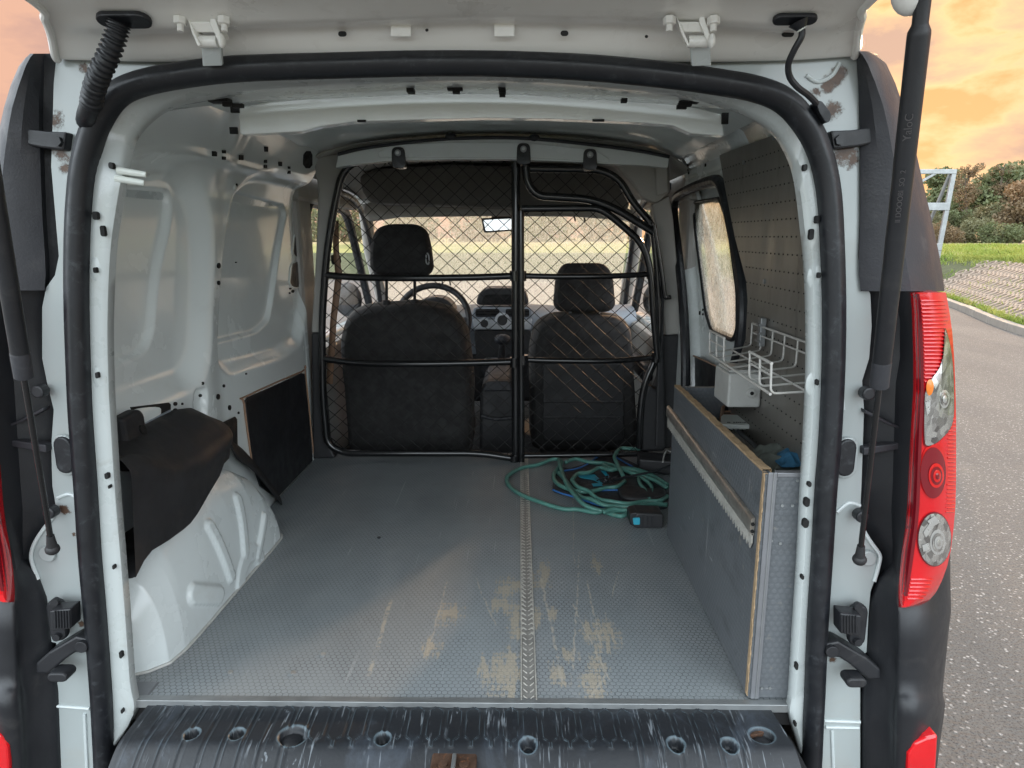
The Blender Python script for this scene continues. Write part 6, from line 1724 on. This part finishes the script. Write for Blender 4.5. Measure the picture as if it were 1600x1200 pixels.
def tree(x, y, z, h, w, leaf, label, seed, dens=5200, sparse=False, lowcrown=.08, group='trees at the edge of the meadow'):
    r = random.Random(seed); e = empty('bushy_tree' if not sparse else 'thin_tree', (x, y, z), label, 'tree', group)
    b = MB(); tips = []
    tw = h*.022
    b.tube([Vector((x, y, z-.1)), Vector((x+r.uniform(-.1, .1)*w, y, z+h*.35)), Vector((x+r.uniform(-.12, .12)*w, y, z+h*.8))], [tw, tw*.7, tw*.15], 7)
    for i in range(13 if not sparse else 18):
        hh = r.uniform(.22, .8)*h; a = r.uniform(0, 6.28); ln = w*.45*r.uniform(.5, 1)*(1.15-hh/h*.6)
        s = Vector((x, y, z+hh)); m_ = s+Vector((math.cos(a)*ln*.55, math.sin(a)*ln*.55, ln*.25)); t = s+Vector((math.cos(a)*ln, math.sin(a)*ln, ln*(.55 if not sparse else .8)))
        b.tube([s, m_, t], [tw*.4, tw*.25, tw*.08], 5); tips += [m_, t]
    b.out('trunk', 'bark', e)
    lobes = [(Vector((x, y, z+h*.55)), w*.32)]
    for i in range(17 if not sparse else 12):
        a = r.uniform(0, 6.28); v = r.uniform(lowcrown-.04, .90); rad = w*.42*math.sin(math.pi*min(1, (v+.12)*.86))**.5
        d = rad*r.uniform(.4, 1)
        lobes.append((Vector((x+math.cos(a)*d, y+math.sin(a)*d, z+v*h)), w*r.uniform(.11, .22)*(.6 if sparse else 1)))
    if sparse: lobes += [(t, w*.07) for t in tips]
    n = dens; tot = sum(q[1]**2 for q in lobes); V = []
    nr_ = np.random.default_rng(seed)
    for c, R__ in lobes:
        k = int(n*R__**2/tot); d = nr_.normal(size=(k, 3)); d /= np.linalg.norm(d, axis=1)[:, None]; rr2 = R__*(nr_.uniform(.25, 1.12, k)**.5)
        P = np.array(c)+d*rr2[:, None]*np.array([1, 1, .85]); V.append(P)
    P = np.concatenate(V); P = P[P[:, 2] > z+.02]
    k = len(P); s = nr_.uniform(.5, 1.2, k)*w*.030*(1.0 if not sparse else .8)
    u = nr_.normal(size=(k, 3)); u /= np.linalg.norm(u, axis=1)[:, None]; w2 = np.cross(u, nr_.normal(size=(k, 3))); w2 /= np.linalg.norm(w2, axis=1)[:, None]
    v = np.stack([P-u*s[:, None], P-w2*s[:, None]*.6, P+u*s[:, None], P+w2*s[:, None]*.6], 1).reshape(-1, 3)
    q = np.arange(k*4).reshape(-1, 4); mesh_np('crown', v, q, leaf, e, smooth_=False)
    return e
def treeat(px, topy, Y, wpx, leaf, label, seed, **kw):
    p = PY(px, 372, Y); z = .55; top = PY(px, topy, Y).z; w = wpx/F_PX*Y; return tree(p.x, Y, z, top-z, w, leaf, label, seed, **kw)
treeat(1540, 250, 62, 125, 'leaf_green', 'tall green tree behind the rust coloured bush, tallest dense crown', 3, dens=9000)
treeat(1475, 262, 66, 110, 'leaf_green', 'green tree seen through the galvanised ladder frame', 4, dens=8000)
treeat(1590, 258, 70, 110, 'leaf_olive', 'olive tree at the right edge behind the rust coloured bush', 6, dens=8000)
treeat(1596, 284, 50, 95, 'leaf_rust', 'rust coloured bushy tree at the right edge of the photo', 8, dens=9000)
treeat(1540, 318, 52, 60, 'leaf_olive', 'low olive bush in front of the tall green tree', 9, dens=6000)
treeat(1497, 326, 55, 55, 'leaf_green', 'low green bush at the meadow edge right of the ladder frame', 10, dens=6000)
treeat(1455, 322, 55, 60, 'leaf_olive', 'low olive bush mostly hidden by the van corner', 12, dens=5000)
treeat(1552, 222, 60, 40, 'leaf_rust', 'thin bare topped tree rising above the tall green tree', 14, dens=4200, sparse=True, lowcrown=.5)
treeat(1500, 234, 60, 54, 'leaf_rust', 'thin russet topped tree above the ladder frame', 15, dens=4200, sparse=True, lowcrown=.55)
treeat(1622, 262, 66, 60, 'leaf_rust', 'thin russet tree top at the right photo edge', 16, dens=4200, sparse=True, lowcrown=.4)
treeat(1650, 276, 60, 110, 'leaf_green', 'green tree beyond the right photo edge', 18, dens=5000)
treeat(1410, 290, 68, 110, 'leaf_green', 'green tree hidden behind the van corner', 19, dens=3000)
treeat(1522, 344, 48, 60, 'leaf_olive', 'small olive shrub filling the gap left of the rust coloured tree', 21, dens=3500)
treeat(1478, 346, 47, 56, 'leaf_rust', 'small rust shrub at the foot of the ladder frame', 22, dens=3500)
treeat(1560, 346, 46, 60, 'leaf_green', 'small green shrub at the foot of the rust coloured tree', 23, dens=3500)
# growth in front of the van, seen blurred through the windscreen and left door
for i, (px, ty, Y, wpx, lf_) in enumerate([(560,318,70,90,'leaf_olive'),(640,322,60,120,'leaf_green'),(740,318,64,120,'leaf_olive'),(840,320,60,120,'leaf_green'),(940,318,66,130,'leaf_olive'),(1040,318,60,110,'leaf_olive'),(1120,322,58,110,'leaf_green'),(1210,322,60,110,'leaf_olive'),(480,318,60,110,'leaf_green')]):
    treeat(px, ty, Y, wpx, lf_, ['olive tree ahead of the van, blurred through the left end of the windscreen', 'green tree blurred above the driver headrest', 'olive tree blurred behind the room mirror', 'green tree blurred right of the room mirror', 'olive tree blurred above the passenger headrest', 'olive tree blurred at the right end of the windscreen', 'green tree seen through the sliding door glass', 'olive tree seen through the near end of the sliding door glass', 'green tree seen through the driver door window'][i], 30+i, dens=2500, group='trees ahead of the van')
